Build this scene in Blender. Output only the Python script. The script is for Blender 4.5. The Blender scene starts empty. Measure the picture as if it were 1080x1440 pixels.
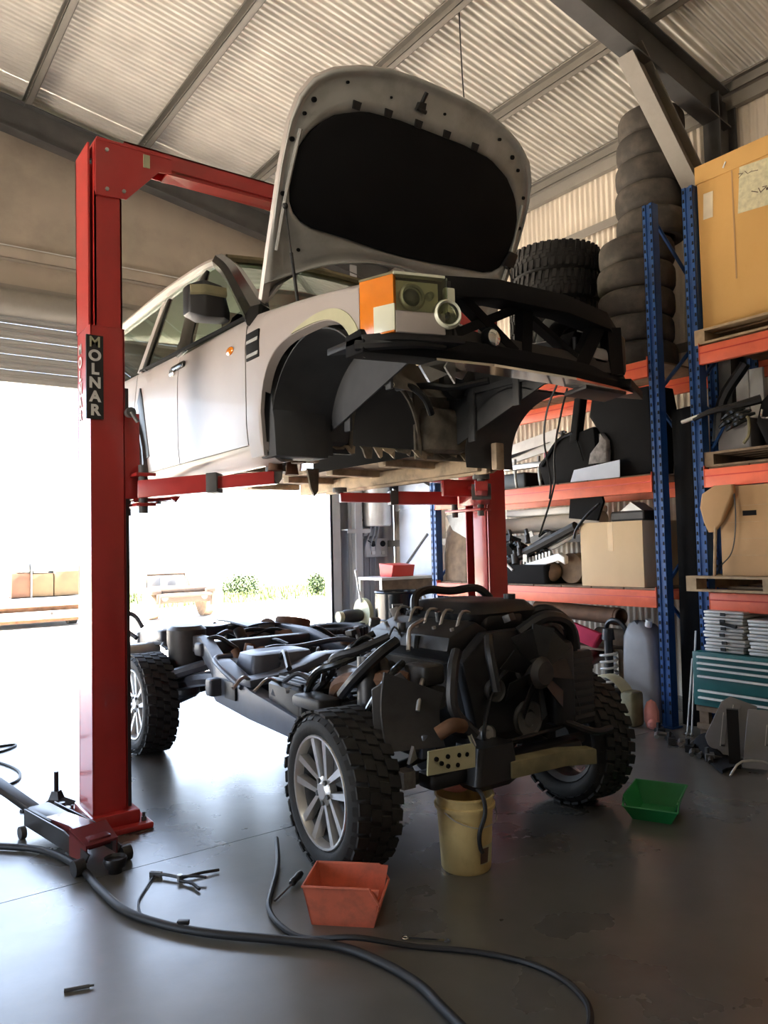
import bpy, bmesh, math, random
from mathutils import Vector, Matrix, Euler
PI = math.pi
random.seed(7)
SC = bpy.context.scene
COL = SC.collection

# ------------------------------------------------------------ camera
cam_data = bpy.data.cameras.new('camera')
cam_data.sensor_fit = 'HORIZONTAL'
cam_data.sensor_width = 36.0
cam_data.lens = 36.0
cam_data.clip_end = 400
cam = bpy.data.objects.new('camera', cam_data)
COL.objects.link(cam)
cam.matrix_world = (Matrix.Translation((0, 0, 1.6)) @ Matrix.Rotation(math.radians(-36.0), 4, 'Z')
                    @ Matrix.Rotation(math.radians(90 + 2.65), 4, 'X') @ Matrix.Rotation(math.radians(-1.35), 4, 'Z'))
SC.camera = cam

# ------------------------------------------------------------ sky, sun, exposure
world = bpy.data.worlds.new('sky')
SC.world = world
world.use_nodes = True
wn = world.node_tree
wn.nodes.clear()
w_out = wn.nodes.new('ShaderNodeOutputWorld')
w_bg = wn.nodes.new('ShaderNodeBackground')
w_tc = wn.nodes.new('ShaderNodeTexCoord')
w_sep = wn.nodes.new('ShaderNodeSeparateXYZ')
w_ramp = wn.nodes.new('ShaderNodeValToRGB')
w_ramp.color_ramp.elements[0].position = 0.0
w_ramp.color_ramp.elements[0].color = (0.72, 0.85, 1.0, 1)
w_ramp.color_ramp.elements[1].position = 0.7
w_ramp.color_ramp.elements[1].color = (0.50, 0.66, 1.0, 1)
wn.links.new(w_tc.outputs['Generated'], w_sep.inputs[0])
wn.links.new(w_sep.outputs['Z'], w_ramp.inputs[0])
wn.links.new(w_ramp.outputs[0], w_bg.inputs['Color'])
w_bg.inputs['Strength'].default_value = 2.6
wn.links.new(w_bg.outputs[0], w_out.inputs[0])

sun_data = bpy.data.lights.new('sun', 'SUN')
sun_data.energy = 42.0
sun_data.angle = math.radians(1.0)
sun_data.color = (1.0, 0.91, 0.80)
sun = bpy.data.objects.new('sun', sun_data)
COL.objects.link(sun)
sun.rotation_euler = Vector((0.54, -0.02, -0.84)).to_track_quat('-Z', 'Y').to_euler()

SC.view_settings.view_transform = 'Standard'
SC.view_settings.look = 'None'
SC.view_settings.gamma = 1.0
SC.view_settings.use_curve_mapping = False
SC.view_settings.exposure = 1.9
SC.cycles.max_bounces = 10
SC.cycles.diffuse_bounces = 6
SC.cycles.glossy_bounces = 4
SC.cycles.transparent_max_bounces = 12
SC.cycles.sample_clamp_indirect = 8.0
SC.cycles.use_guiding = True
SC.cycles.use_adaptive_sampling = False
SC.cycles.caustics_reflective = False
SC.cycles.caustics_refractive = False

# ------------------------------------------------------------ helpers
def mat(name, col, rough=0.6, metal=0.0, var=0.12, scale=6.0, bump=0.0, bscale=60.0, dirt=None, dirt_amt=0.5, dscale=3.0,
        coat=0.0, spec=0.5, wave=None):
    m = bpy.data.materials.new(name)
    m.use_nodes = True
    nt = m.node_tree
    b = nt.nodes['Principled BSDF']
    b.inputs['Roughness'].default_value = rough
    b.inputs['Metallic'].default_value = metal
    b.inputs['Specular IOR Level'].default_value = spec
    if coat:
        b.inputs['Coat Weight'].default_value = coat
        b.inputs['Coat Roughness'].default_value = 0.06
    tc = nt.nodes.new('ShaderNodeTexCoord')
    n = nt.nodes.new('ShaderNodeTexNoise')
    n.inputs['Scale'].default_value = scale
    n.inputs['Detail'].default_value = 5
    nt.links.new(tc.outputs['Object'], n.inputs['Vector'])
    r = nt.nodes.new('ShaderNodeValToRGB')
    r.color_ramp.elements[0].position = 0.3
    r.color_ramp.elements[1].position = 0.7
    r.color_ramp.elements[0].color = tuple(c * (1 - var) for c in col) + (1,)
    r.color_ramp.elements[1].color = tuple(min(1, c * (1 + var)) for c in col) + (1,)
    nt.links.new(n.outputs['Fac'], r.inputs[0])
    out = r.outputs[0]
    if dirt:
        n2 = nt.nodes.new('ShaderNodeTexNoise')
        n2.inputs['Scale'].default_value = dscale
        n2.inputs['Detail'].default_value = 8
        n2.inputs['Roughness'].default_value = 0.65
        nt.links.new(tc.outputs['Object'], n2.inputs['Vector'])
        r2 = nt.nodes.new('ShaderNodeValToRGB')
        r2.color_ramp.elements[0].position = 0.46
        r2.color_ramp.elements[0].color = (0, 0, 0, 1)
        r2.color_ramp.elements[1].position = 0.68
        r2.color_ramp.elements[1].color = (dirt_amt,) * 3 + (1,)
        nt.links.new(n2.outputs['Fac'], r2.inputs[0])
        mx = nt.nodes.new('ShaderNodeMix')
        mx.data_type = 'RGBA'
        nt.links.new(r2.outputs[0], mx.inputs[0])
        nt.links.new(out, mx.inputs[6])
        mx.inputs[7].default_value = tuple(dirt) + (1,)
        out = mx.outputs[2]
    nt.links.new(out, b.inputs['Base Color'])
    if bump:
        n3 = nt.nodes.new('ShaderNodeTexNoise')
        n3.inputs['Scale'].default_value = bscale
        n3.inputs['Detail'].default_value = 3
        nt.links.new(tc.outputs['Object'], n3.inputs['Vector'])
        bp_ = nt.nodes.new('ShaderNodeBump')
        bp_.inputs['Strength'].default_value = bump
        bp_.inputs['Distance'].default_value = 0.01
        nt.links.new(n3.outputs['Fac'], bp_.inputs['Height'])
        nt.links.new(bp_.outputs[0], b.inputs['Normal'])
    return m


def glass_mat(name, col, mixfac=0.25, rough=0.03):
    m = bpy.data.materials.new(name)
    m.use_nodes = True
    nt = m.node_tree
    nt.nodes.clear()
    o = nt.nodes.new('ShaderNodeOutputMaterial')
    t = nt.nodes.new('ShaderNodeBsdfTransparent')
    t.inputs[0].default_value = tuple(col) + (1,)
    g = nt.nodes.new('ShaderNodeBsdfGlossy')
    g.inputs['Roughness'].default_value = rough
    g.inputs[0].default_value = (0.9, 0.95, 0.92, 1)
    f = nt.nodes.new('ShaderNodeFresnel')
    f.inputs[0].default_value = 1.5
    ma = nt.nodes.new('ShaderNodeMath')
    ma.operation = 'ADD'
    ma.inputs[1].default_value = mixfac
    ma.use_clamp = True
    mx = nt.nodes.new('ShaderNodeMixShader')
    nt.links.new(f.outputs[0], ma.inputs[0])
    nt.links.new(ma.outputs[0], mx.inputs[0])
    nt.links.new(t.outputs[0], mx.inputs[1])
    nt.links.new(g.outputs[0], mx.inputs[2])
    nt.links.new(mx.outputs[0], o.inputs[0])
    return m


def cr(pts, n=6):
    """Catmull-Rom through points."""
    P = [Vector(p) for p in pts]
    if len(P) < 3:
        return P
    P = [2 * P[0] - P[1]] + P + [2 * P[-1] - P[-2]]
    out = []
    for i in range(1, len(P) - 2):
        a, b, c, d = P[i - 1], P[i], P[i + 1], P[i + 2]
        for k in range(n):
            t = k / n
            out.append(0.5 * ((2 * b) + (c - a) * t + (2 * a - 5 * b + 4 * c - d) * t * t + (3 * b - a - 3 * c + d) * t ** 3))
    out.append(P[-2])
    return out


def rrect(w, h, r, n=4):
    """rounded rectangle outline centred on 0"""
    o = []
    for cx, cy, a0 in ((w / 2 - r, h / 2 - r, 0), (-w / 2 + r, h / 2 - r, 90), (-w / 2 + r, -h / 2 + r, 180), (w / 2 - r, -h / 2 + r, 270)):
        for k in range(n + 1):
            a = math.radians(a0 + 90 * k / n)
            o.append((cx + r * math.cos(a), cy + r * math.sin(a)))
    return o


class B:
    def __init__(s, M=None):
        s.v = []
        s.f = []
        s.M = M

    def add(s, vs, fs):
        o = len(s.v)
        if s.M is not None:
            vs = [s.M @ Vector(q) for q in vs]
        s.v += [tuple(q) for q in vs]
        s.f += [tuple(i + o for i in f) for f in fs]
        return s

    def hexa(s, p):
        return s.add(p, [(3, 2, 1, 0), (4, 5, 6, 7), (0, 1, 5, 4), (1, 2, 6, 5), (2, 3, 7, 6), (3, 0, 4, 7)])

    def box(s, lo, hi):
        x0, y0, z0 = lo
        x1, y1, z1 = hi
        x0, x1 = min(x0, x1), max(x0, x1); y0, y1 = min(y0, y1), max(y0, y1); z0, z1 = min(z0, z1), max(z0, z1)
        return s.hexa([(x0, y0, z0), (x1, y0, z0), (x1, y1, z0), (x0, y1, z0), (x0, y0, z1), (x1, y0, z1), (x1, y1, z1), (x0, y1, z1)])

    def cbox(s, c, size, rot=None):
        sx, sy, sz = [q / 2 for q in size]
        R = Euler(rot).to_matrix() if rot else Matrix.Identity(3)
        c = Vector(c)
        return s.hexa([c + R @ Vector(q) for q in ((-sx, -sy, -sz), (sx, -sy, -sz), (sx, sy, -sz), (-sx, sy, -sz), (-sx, -sy, sz), (sx, -sy, sz), (sx, sy, sz), (-sx, sy, sz))])

    def rbox(s, lo, hi, r=0.02, rot=0, axis='z'):
        """box with rounded vertical edges and a small top/bottom chamfer"""
        c = [(a + b) / 2 for a, b in zip(lo, hi)]
        w, d, h = [abs(b - a) for a, b in zip(lo, hi)]
        r = min(r, w * .45, d * .45, h * .45)
        R = Matrix.Rotation(rot, 3, 'Z')
        rings = []
        for (ins, z) in ((r * .7, -h / 2), (r * .2, -h / 2 + r * .3), (0, -h / 2 + r), (0, h / 2 - r), (r * .2, h / 2 - r * .3), (r * .7, h / 2)):
            rings.append([Vector(c) + R @ Vector((x, y, z)) for x, y in rrect(w - 2 * ins, d - 2 * ins, max(r - ins * .5, .002), 3)])
        return s.loft(rings)

    def loft(s, rings, cap=True, close=True):
        n = len(rings[0])
        vs = [q for r in rings for q in r]
        fs = []
        for i in range(len(rings) - 1):
            for j in range(n if close else n - 1):
                a, b = i * n + j, i * n + (j + 1) % n
                fs.append((a, b, b + n, a + n))
        if cap:
            fs.append(tuple(range(n))[::-1])
            fs.append(tuple((len(rings) - 1) * n + j for j in range(n)))
        return s.add(vs, fs)

    def prism(s, poly, ext):
        p = [Vector(q) for q in poly]
        e = Vector(ext)
        return s.loft([p, [q + e for q in p]])

    def cyl(s, p0, p1, r0, r1=None, n=16, cap=True):
        p0, p1 = Vector(p0), Vector(p1)
        if r1 is None:
            r1 = r0
        q = (p1 - p0).to_track_quat('Z', 'Y')
        rings = []
        for p, r in ((p0, r0), (p1, r1)):
            rings.append([p + q @ Vector((r * math.cos(2 * PI * k / n), r * math.sin(2 * PI * k / n), 0)) for k in range(n)])
        return s.loft(rings, cap)

    def tube(s, path, r, n=8, smooth=0, close=False):
        P = cr(path, smooth) if smooth else [Vector(q) for q in path]
        rings = []
        t0 = (P[1] - P[0]).normalized()
        up = Vector((0, 0, 1)) if abs(t0.z) < .9 else Vector((1, 0, 0))
        x = t0.cross(up).normalized()
        for i, p in enumerate(P):
            t = (P[min(i + 1, len(P) - 1)] - P[max(i - 1, 0)]).normalized()
            x = (x - t * x.dot(t)).normalized()
            y = t.cross(x)
            rr = r(i / (len(P) - 1)) if callable(r) else r
            rings.append([p + x * rr * math.cos(2 * PI * k / n) + y * rr * math.sin(2 * PI * k / n) for k in range(n)])
        return s.loft(rings)

    def lathe(s, prof, o=(0, 0, 0), axis=(0, 0, 1), n=24, closed=False):
        """prof [(r,h)]"""
        o = Vector(o)
        q = Vector(axis).to_track_quat('Z', 'Y')
        rings = [[o + q @ Vector((max(r, 1e-4) * math.cos(2 * PI * k / n), max(r, 1e-4) * math.sin(2 * PI * k / n), h)) for k in range(n)] for r, h in prof]
        if closed:
            rings.append(rings[0])
        return s.loft(rings, cap=not closed)

    def ball(s, c, r, n=12, rot=None):
        if not hasattr(r, '__len__'):
            r = (r, r, r)
        R = Euler(rot).to_matrix() if rot else Matrix.Identity(3)
        rings = []
        m = max(4, n // 2)
        for i in range(m + 1):
            a = -PI / 2 + PI * i / m
            ca = max(math.cos(a), .02)
            rings.append([Vector(c) + R @ Vector((r[0] * ca * math.cos(2 * PI * k / n), r[1] * ca * math.sin(2 * PI * k / n), r[2] * math.sin(a))) for k in range(n)])
        return s.loft(rings)

    def grid(s, fn, nu, nv, thick=None):
        """fn(u,v) -> point ; thick vector or None"""
        P = [[Vector(fn(i / nu, j / nv)) for j in range(nv + 1)] for i in range(nu + 1)]
        vs = [q for r in P for q in r]
        w = nv + 1
        fs = [(i * w + j, (i + 1) * w + j, (i + 1) * w + j + 1, i * w + j + 1) for i in range(nu) for j in range(nv)]
        if thick is not None:
            t = Vector(thick)
            o = len(vs)
            vs = vs + [q + t for q in vs]
            fs += [tuple(o + k for k in reversed(f)) for f in fs[:]]
            edge = [(i * w, (i + 1) * w) for i in range(nu)] + [((i + 1) * w + nv, i * w + nv) for i in range(nu)]
            edge += [(j + 1, j) for j in range(nv)] + [(nu * w + j, nu * w + j + 1) for j in range(nv)]
            fs += [(b, a, a + o, b + o) for a, b in edge]
        return s.add(vs, fs)

    def torus(s, c, R, r, axis=(0, 0, 1), n=24, m=8, a0=0, a1=2 * PI):
        c = Vector(c)
        q = Vector(axis).to_track_quat('Z', 'Y')
        full = abs(a1 - a0 - 2 * PI) < 1e-6
        path = [c + q @ Vector((R * math.cos(a0 + (a1 - a0) * k / n), R * math.sin(a0 + (a1 - a0) * k / n), 0)) for k in range(n + 1)]
        return s.tube(path, r, m)


WL = {}          # world matrices of what has been built


def W(o):
    return WL.get(o.name, Matrix.Identity(4))


def link(o, parent=None, M=None):
    COL.objects.link(o)
    M = M if M is not None else (W(parent) if parent else Matrix.Identity(4))
    WL[o.name] = M
    if parent:
        o.parent = parent
        o.matrix_basis = W(parent).inverted() @ M
    else:
        o.matrix_basis = M
    return o


def thing(name, label, cat, loc=(0, 0, 0), group=None, rz=0.0):
    o = bpy.data.objects.new(name, None)
    o.empty_display_size = 0.1
    link(o, None, Matrix.Translation(loc) @ Matrix.Rotation(rz, 4, 'Z'))
    return tag(o, label, cat, group)


def tag(o, label=None, cat=None, group=None, kind=None):
    if label: o['label'] = label
    if cat: o['category'] = cat
    if group: o['group'] = group
    if kind: o['kind'] = kind
    return o


def obj(name, b, m, parent=None, smooth=True, ang=38, bevel=0.0, local=False, origin=None):
    """mesh object from builder b.  Vertices are in world space (or in the parent's space when local)."""
    me = bpy.data.meshes.new(name)
    vs = b.v
    M = None
    if parent is not None:
        if not local:
            inv = W(parent).inverted()
            vs = [inv @ Vector(q) for q in vs]
    else:
        if origin is None:
            xs, ys, zs = zip(*vs)
            origin = ((min(xs) + max(xs)) / 2, (min(ys) + max(ys)) / 2, min(zs))
        M = Matrix.Translation(origin)
        vs = [Vector(q) - Vector(origin) for q in vs]
    bm = bmesh.new()
    bv = [bm.verts.new(q) for q in vs]
    for f in b.f:
        try:
            fc = bm.faces.new([bv[i] for i in f])
        except ValueError:
            pass
    if bevel or smooth:
        bmesh.ops.remove_doubles(bm, verts=bm.verts, dist=1e-5)
        bmesh.ops.recalc_face_normals(bm, faces=bm.faces)
    if bevel:
        ed = [e for e in bm.edges if len(e.link_faces) == 2 and e.calc_face_angle(0) > math.radians(30)]
        bmesh.ops.bevel(bm, geom=ed, offset=bevel, segments=2, affect='EDGES', profile=0.6)
    if smooth:
        for f in bm.faces:
            f.smooth = True
        a = math.radians(ang)
        for e in bm.edges:
            if len(e.link_faces) != 2 or e.calc_face_angle(0) > a:
                e.smooth = False
    bm.to_mesh(me)
    bm.free()
    me.materials.append(m)
    o = bpy.data.objects.new(name, me)
    link(o, parent, M)
    return o


def top(name, b, m, label, cat, group=None, **k):
    return tag(obj(name, b, m, None, **k), label, cat, group)


def struct(name, b, m, parent=None, **k):
    o = obj(name, b, m, parent, **k)
    if parent is None:
        o['kind'] = 'structure'
    return o


def dup(root, M, label=None, group=None):
    """copy of a thing, its parts and their sub-parts"""
    r = root.copy()
    COL.objects.link(r)
    r.matrix_basis = M
    WL[r.name] = M
    if label: r['label'] = label
    if group: r['group'] = group

    def rec(src, dst):
        for ch in list(src.children):
            c = ch.copy()
            COL.objects.link(c)
            c.parent = dst
            WL[c.name] = W(dst) @ c.matrix_basis
            rec(ch, c)
    rec(root, r)
    return r


def text(name, body, size, m, parent, M, extrude=0.002, bold=0.0, spacing=1.0, align='CENTER', line=1.0):
    cu = bpy.data.curves.new(name, 'FONT')
    cu.body = body
    cu.size = size
    cu.extrude = extrude
    cu.offset = bold
    cu.align_x = align
    cu.align_y = 'CENTER'
    cu.space_line = line
    cu.space_character = spacing
    tmp = bpy.data.objects.new(name, cu)
    COL.objects.link(tmp)
    bpy.context.view_layer.update()
    me = bpy.data.meshes.new_from_object(tmp.evaluated_get(bpy.context.evaluated_depsgraph_get()))
    bpy.data.objects.remove(tmp)
    o = bpy.data.objects.new(name, me)
    if not me.materials: me.materials.append(m)
    return link(o, parent, M)


def facing(loc, right, up):
    """matrix whose local x = right, y = up"""
    x = Vector(right).normalized()
    y = Vector(up).normalized()
    z = x.cross(y)
    M = Matrix((x, y, z)).transposed().to_4x4()
    M.translation = Vector(loc)
    return M


# ------------------------------------------------------------ materials
MT = {}
def mm(k, *a, **kw):
    MT[k] = mat(k, *a, **kw)
mm('roof_zinc', (.64, .61, .55), .50, .1, .10, 2.5)
mm('steel_paint', (.27, .25, .22), .55, 0, .12, 3, dirt=(.16, .15, .13), dirt_amt=.5)
mm('dark_steel', (.10, .10, .10), .55, 0, .2, 4)
mm('wall_beige', (.40, .35, .29), .65, 0, .08, 2, dirt=(.22, .19, .16), dirt_amt=.5, dscale=1.2)
mm('wall_cream', (.70, .62, .51), .6, 0, .08, 2)
mm('wall_grey', (.42, .43, .45), .6, 0, .08, 2)
mm('door_grey', (.42, .42, .41), .65, 0, .06, 3)
mm('lift_red', (.50, .036, .034), .34, 0, .08, 2, dirt=(.30, .03, .03), dirt_amt=.35, coat=.35)
mm('lift_dark', (.03, .025, .03), .5)
mm('black', (.012, .012, .013), .45)
mm('black_gloss', (.012, .013, .012), .18)
mm('black_matt', (.008, .008, .009), .9, spec=.2)
mm('rubber', (.012, .012, .012), .75, bump=.15, dirt=(.045, .04, .037), dirt_amt=.35)
mm('tyre_old', (.05, .044, .038), .8, bump=.15, dirt=(.15, .125, .10), dirt_amt=.6)
mm('white', (.78, .78, .76), .45)
mm('paint', (.47, .43, .41), .42, .1, .03, 2, coat=.12, dirt=(.37, .33, .31), dirt_amt=.35, dscale=2.0)
mm('paint_inner', (.46, .47, .46), .55, .1, .10, 5, dirt=(.20, .19, .17), dirt_amt=.5)
mm('paint_dirty', (.62, .50, .36), .7, 0, .2, 8, dirt=(.18, .12, .08), dirt_amt=.7, dscale=6)
mm('firewall', (.27, .235, .19), .75, 0, .25, 6, dirt=(.05, .045, .04), dirt_amt=.7, dscale=4)
mm('liner', (.075, .08, .088), .7, 0, .2, 5)
mm('orange_lens', (.85, .25, .02), .15, coat=.5)
mm('clear_lens', (.80, .82, .66), .22, 0, .05)
mm('chrome', (.80, .80, .76), .12, 1.0, .03)
mm('alloy', (.62, .61, .59), .32, .75, .06, dirt=(.25, .23, .2), dirt_amt=.3, dscale=6)
mm('metal', (.45, .44, .42), .38, .9, .15, 8)
mm('chassis', (.055, .06, .075), .45, .2, .25, 5, dirt=(.13, .125, .13), dirt_amt=.5, dscale=5)
mm('chassis_blue', (.12, .137, .18), .42, .2, .15, 5, dirt=(.07, .07, .08), dirt_amt=.5, dscale=5)
mm('engine_black', (.013, .013, .014), .42, .1, .3, 8)
mm('engine_grey', (.050, .048, .047), .5, .4, .3, 8, dirt=(.03, .028, .025), dirt_amt=.7, dscale=8)
mm('alu_dirty', (.22, .21, .20), .42, .7, .25, 9, dirt=(.05, .045, .04), dirt_amt=.7, dscale=9)
mm('rust', (.15, .075, .04), .8, .2, .3, 8)
mm('olive', (.20, .18, .10), .7, 0, .3, 8)
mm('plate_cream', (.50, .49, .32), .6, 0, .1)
mm('rack_blue', (.018, .085, .29), .42, .1, .15, 5, dirt=(.04, .06, .1), dirt_amt=.4, coat=.2)
mm('rack_orange', (.82, .145, .065), .42, 0, .08, 4, dirt=(.55, .09, .05), dirt_amt=.4, dscale=5)
mm('timber', (.42, .30, .18), .8, 0, .2, 12)
mm('timber_dark', (.20, .14, .09), .8, 0, .25, 12)
mm('card', (.66, .39, .13), .8, 0, .05, 3, dirt=(.56, .31, .09), dirt_amt=.4)
mm('card_pale', (.66, .50, .31), .8, 0, .05, 3, dirt=(.5, .36, .2), dirt_amt=.3)
mm('card_dark', (.44, .27, .13), .8, 0, .08, 4)
mm('paper', (.66, .62, .42), .8, 0, .12, 30, dirt=(.45, .42, .28), dirt_amt=.6, dscale=25)
mm('paper_white', (.75, .66, .50), .7)
mm('tape', (.62, .42, .20), .35)
mm('chest_green', (.012, .12, .12), .35, 0, .1, coat=.3)
mm('tray_grey', (.62, .62, .60), .4, .2, .08)
mm('grey_panel', (.22, .22, .23), .6, 0, .1, 6)
mm('grey_plastic', (.26, .26, .27), .5, 0, .1)
mm('red_plastic', (.62, .045, .03), .4, 0, .08, dirt=(.4, .04, .03), dirt_amt=.4)
mm('bin_red_faded', (.66, .16, .09), .55, 0, .12, 6, dirt=(.30, .10, .06), dirt_amt=.6, dscale=9)
mm('pink', (.80, .06, .16), .6)
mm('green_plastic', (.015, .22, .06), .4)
mm('bucket_cream', (.66, .52, .24), .5, 0, .1, 4, dirt=(.40, .28, .12), dirt_amt=.6, dscale=5)
mm('label_dark', (.10, .06, .045), .6)
mm('hose_black', (.013, .013, .014), .55)
mm('cloth_pink', (.75, .30, .26), .85)
mm('rag_grey', (.22, .21, .21), .9, 0, .4, 20)
mm('pipe_grey', (.36, .34, .32), .45, .5, .15)
mm('foam_beige', (.48, .43, .37), .8, 0, .1)
mm('blue_white', (.62, .70, .84), .5, 0, .05)
mm('screen_green', (.05, .55, .20), .5)
mm('jack_red', (.14, .018, .022), .3, 0, .1, coat=.4)
mm('jack_black', (.02, .018, .018), .4, .2)
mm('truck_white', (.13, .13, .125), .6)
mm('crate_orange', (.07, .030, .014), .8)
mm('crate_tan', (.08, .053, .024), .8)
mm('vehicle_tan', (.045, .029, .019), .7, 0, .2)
mm('yard', (.62, .545, .45), .9, 0, .06, .5)
mm('bounce_cut_ground', (.21, .195, .175), .85, 0, .1, .8)
mm('grass', (.050, .066, .012), .9, 0, .25, 1.2)
mm('leaf', (.022, .04, .009), .7, 0, .3, 2)
mm('fence', (.45, .45, .42), .6)
mm('door_smudge', (.60, .56, .54), .4)
MT['glass'] = glass_mat('glass', (.34, .40, .34), .07)
MT['lens'] = glass_mat('lens', (.95, .97, .86), .0)
MT['glass_dark'] = glass_mat('glass_dark', (.25, .3, .27), .06)

# concrete floor: smooth, worn sheen that differs in patches, oil stains
def floor_mat():
    m = bpy.data.materials.new('concrete')
    m.use_nodes = True
    nt = m.node_tree
    b = nt.nodes['Principled BSDF']
    tc = nt.nodes.new('ShaderNodeTexCoord')
    def noise(sc, det=6, rg=.6):
        n = nt.nodes.new('ShaderNodeTexNoise')
        n.inputs['Scale'].default_value = sc
        n.inputs['Detail'].default_value = det
        n.inputs['Roughness'].default_value = rg
        nt.links.new(tc.outputs['Object'], n.inputs['Vector'])
        return n.outputs['Fac']
    def ramp(src, p0, c0, p1, c1):
        r = nt.nodes.new('ShaderNodeValToRGB')
        r.color_ramp.elements[0].position = p0
        r.color_ramp.elements[1].position = p1
        r.color_ramp.elements[0].color = tuple(c0) + (1,)
        r.color_ramp.elements[1].color = tuple(c1) + (1,)
        nt.links.new(src, r.inputs[0])
        return r.outputs[0]
    def mix(f, a, c):
        x = nt.nodes.new('ShaderNodeMix')
        x.data_type = 'RGBA'
        nt.links.new(f, x.inputs[0])
        nt.links.new(a, x.inputs[6])
        x.inputs[7].default_value = tuple(c) + (1,)
        return x.outputs[2]
    c = ramp(noise(1.6), .3, (.078, .075, .066), .7, (.118, .114, .103))
    c = mix(ramp(noise(7, 5, .55), .40, (0, 0, 0), .9, (.14, .14, .14)), c, (.20, .197, .19))
    # oil stain patch under the engine
    vm = nt.nodes.new('ShaderNodeVectorMath')
    vm.operation = 'DISTANCE'
    vm.inputs[1].default_value = (2.95, 2.75, 0)
    nt.links.new(tc.outputs['Object'], vm.inputs[0])
    ad = nt.nodes.new('ShaderNodeMath')
    ad.operation = 'MULTIPLY_ADD'
    nt.links.new(noise(3.0, 6, .7), ad.inputs[0])
    ad.inputs[1].default_value = 1.6
    nt.links.new(vm.outputs['Value'], ad.inputs[2])
    sc_ = nt.nodes.new('ShaderNodeMath')
    sc_.operation = 'MULTIPLY'
    sc_.inputs[1].default_value = .35
    nt.links.new(ad.outputs[0], sc_.inputs[0])
    stain = ramp(sc_.outputs[0], .42, (.8, .8, .8), .95, (0, 0, 0))
    stain_n = stain
    c = mix(stain_n, c, (.022, .015, .013))
    nt.links.new(c, b.inputs['Base Color'])
    r = ramp(noise(1.8, 5, .5), .3, (.24,) * 3, .75, (.36,) * 3)
    nt.links.new(r, b.inputs['Roughness'])
    b.inputs['Specular IOR Level'].default_value = 1.0
    bp_ = nt.nodes.new('ShaderNodeBump')
    bp_.inputs['Strength'].default_value = .10
    bp_.inputs['Distance'].default_value = .01
    nt.links.new(noise(5, 6, .6), bp_.inputs['Height'])
    nt.links.new(bp_.outputs[0], b.inputs['Normal'])
    return m
MT['concrete'] = floor_mat()

# ============================================================ SETTING
X_R, Y_E = 7.15, 9.6          # right wall, end wall (with the roller door)
X_L, Y_N = -7.15, -3.2        # left wall and wall behind the camera
def zroof(x):
    return 6.05 + 0.17 * (7.1 - abs(x))

floor = struct('floor', B().box((X_L, Y_N, -.25), (X_R + .1, Y_E + .1, -.02)), MT['concrete'], smooth=False)
for (y0, y1) in ((Y_N, 3.997), (4.003, Y_E + .15)):
    obj('slab', B().box((X_L, y0, -.2), (X_R + .1, y1, 0)), MT['concrete'], floor, smooth=False)

# corrugated roof: every sheet its own piece
def corr_roof(y0, y1, x0, x1):
    n = int(round((y1 - y0) / .0762)) * 8
    b = B()
    vs, fs = [], []
    for i in range(n + 1):
        y = y0 + (y1 - y0) * i / n
        dz = .013 * math.cos(2 * PI * (y - y0) / .0762)
        vs += [(x0, y, zroof(x0) + dz), (x1, y, zroof(x1) + dz)]
        if i < n:
            fs.append((2 * i, 2 * i + 1, 2 * i + 3, 2 * i + 2))
    return b.add(vs, fs)
ceiling = struct('ceiling', corr_roof(Y_E - .4572, Y_E + .3, -.05, 7.3), MT['roof_zinc'], ang=80)
y = Y_E - .4572
while y > Y_N:
    obj('roof_sheet', corr_roof(y - .762, y + .02, 0, 7.3), MT['roof_zinc'], ceiling, ang=80)
    y -= .762
obj('roof_sheet', corr_roof(Y_N - .3, Y_E + .3, -7.3, -.0), MT['roof_zinc'], ceiling, ang=80)
obj('ridge_cap', B().prism([(-.25, Y_N - .3, zroof(.25) + .02), (0, Y_N - .3, zroof(0) + .04), (.25, Y_N - .3, zroof(.25) + .02), (0, Y_N - .3, zroof(0) + .06)], (0, Y_E - Y_N + .6, 0)), MT['roof_zinc'], ceiling, smooth=False)

def cee(x, y0, y1, zt, d=.15, w=.065, t=.006):
    """C purlin running along y under the sheets at x"""
    b = B()
    z = zt
    b.box((x - w / 2, y0, z - t), (x + w / 2, y1, z))
    b.box((x - w / 2, y0, z - d), (x + w / 2, y1, z - d + t))
    b.box((x + w / 2 - t, y0, z - d), (x + w / 2, y1, z))
    b.box((x - w / 2, y0, z - d), (x - w / 2 + t, y1, z - d + .018))
    b.box((x - w / 2, y0, z - .018), (x - w / 2 + t, y1, z))
    return b
for x in (7.04, 5.78, 4.48, 3.14, 1.84, .5):
    obj('purlin', cee(x, Y_N, Y_E, zroof(x) - .018, .14, .075), MT['steel_paint'], ceiling, smooth=False)
for x in (-.5, -1.84, -3.14, -4.48, -5.78, -7.04):
    obj('purlin', cee(x, Y_N, Y_E, zroof(x) - .018, .14, .075), MT['steel_paint'], ceiling, smooth=False)

def rafter(yc, side, dep=.34):
    b = B()
    xa, xb = (0.0, 7.0 * side)
    for (t0, t1, hw) in ((.150, .164, .085), (.164, .164 + dep, .006), (.164 + dep, .178 + dep, .085)):
        b.prism([(xa, yc - hw, zroof(xa) - t0), (xb, yc - hw, zroof(xb) - t0), (xb, yc - hw, zroof(xb) - t1), (xa, yc - hw, zroof(xa) - t1)], (0, 2 * hw, 0))
    return b
for yc in (Y_E - .22, 3.9, -1.6):
    for sd in (1, -1):
        obj('rafter', rafter(yc, sd), MT['dark_steel'], ceiling, smooth=False)
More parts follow.
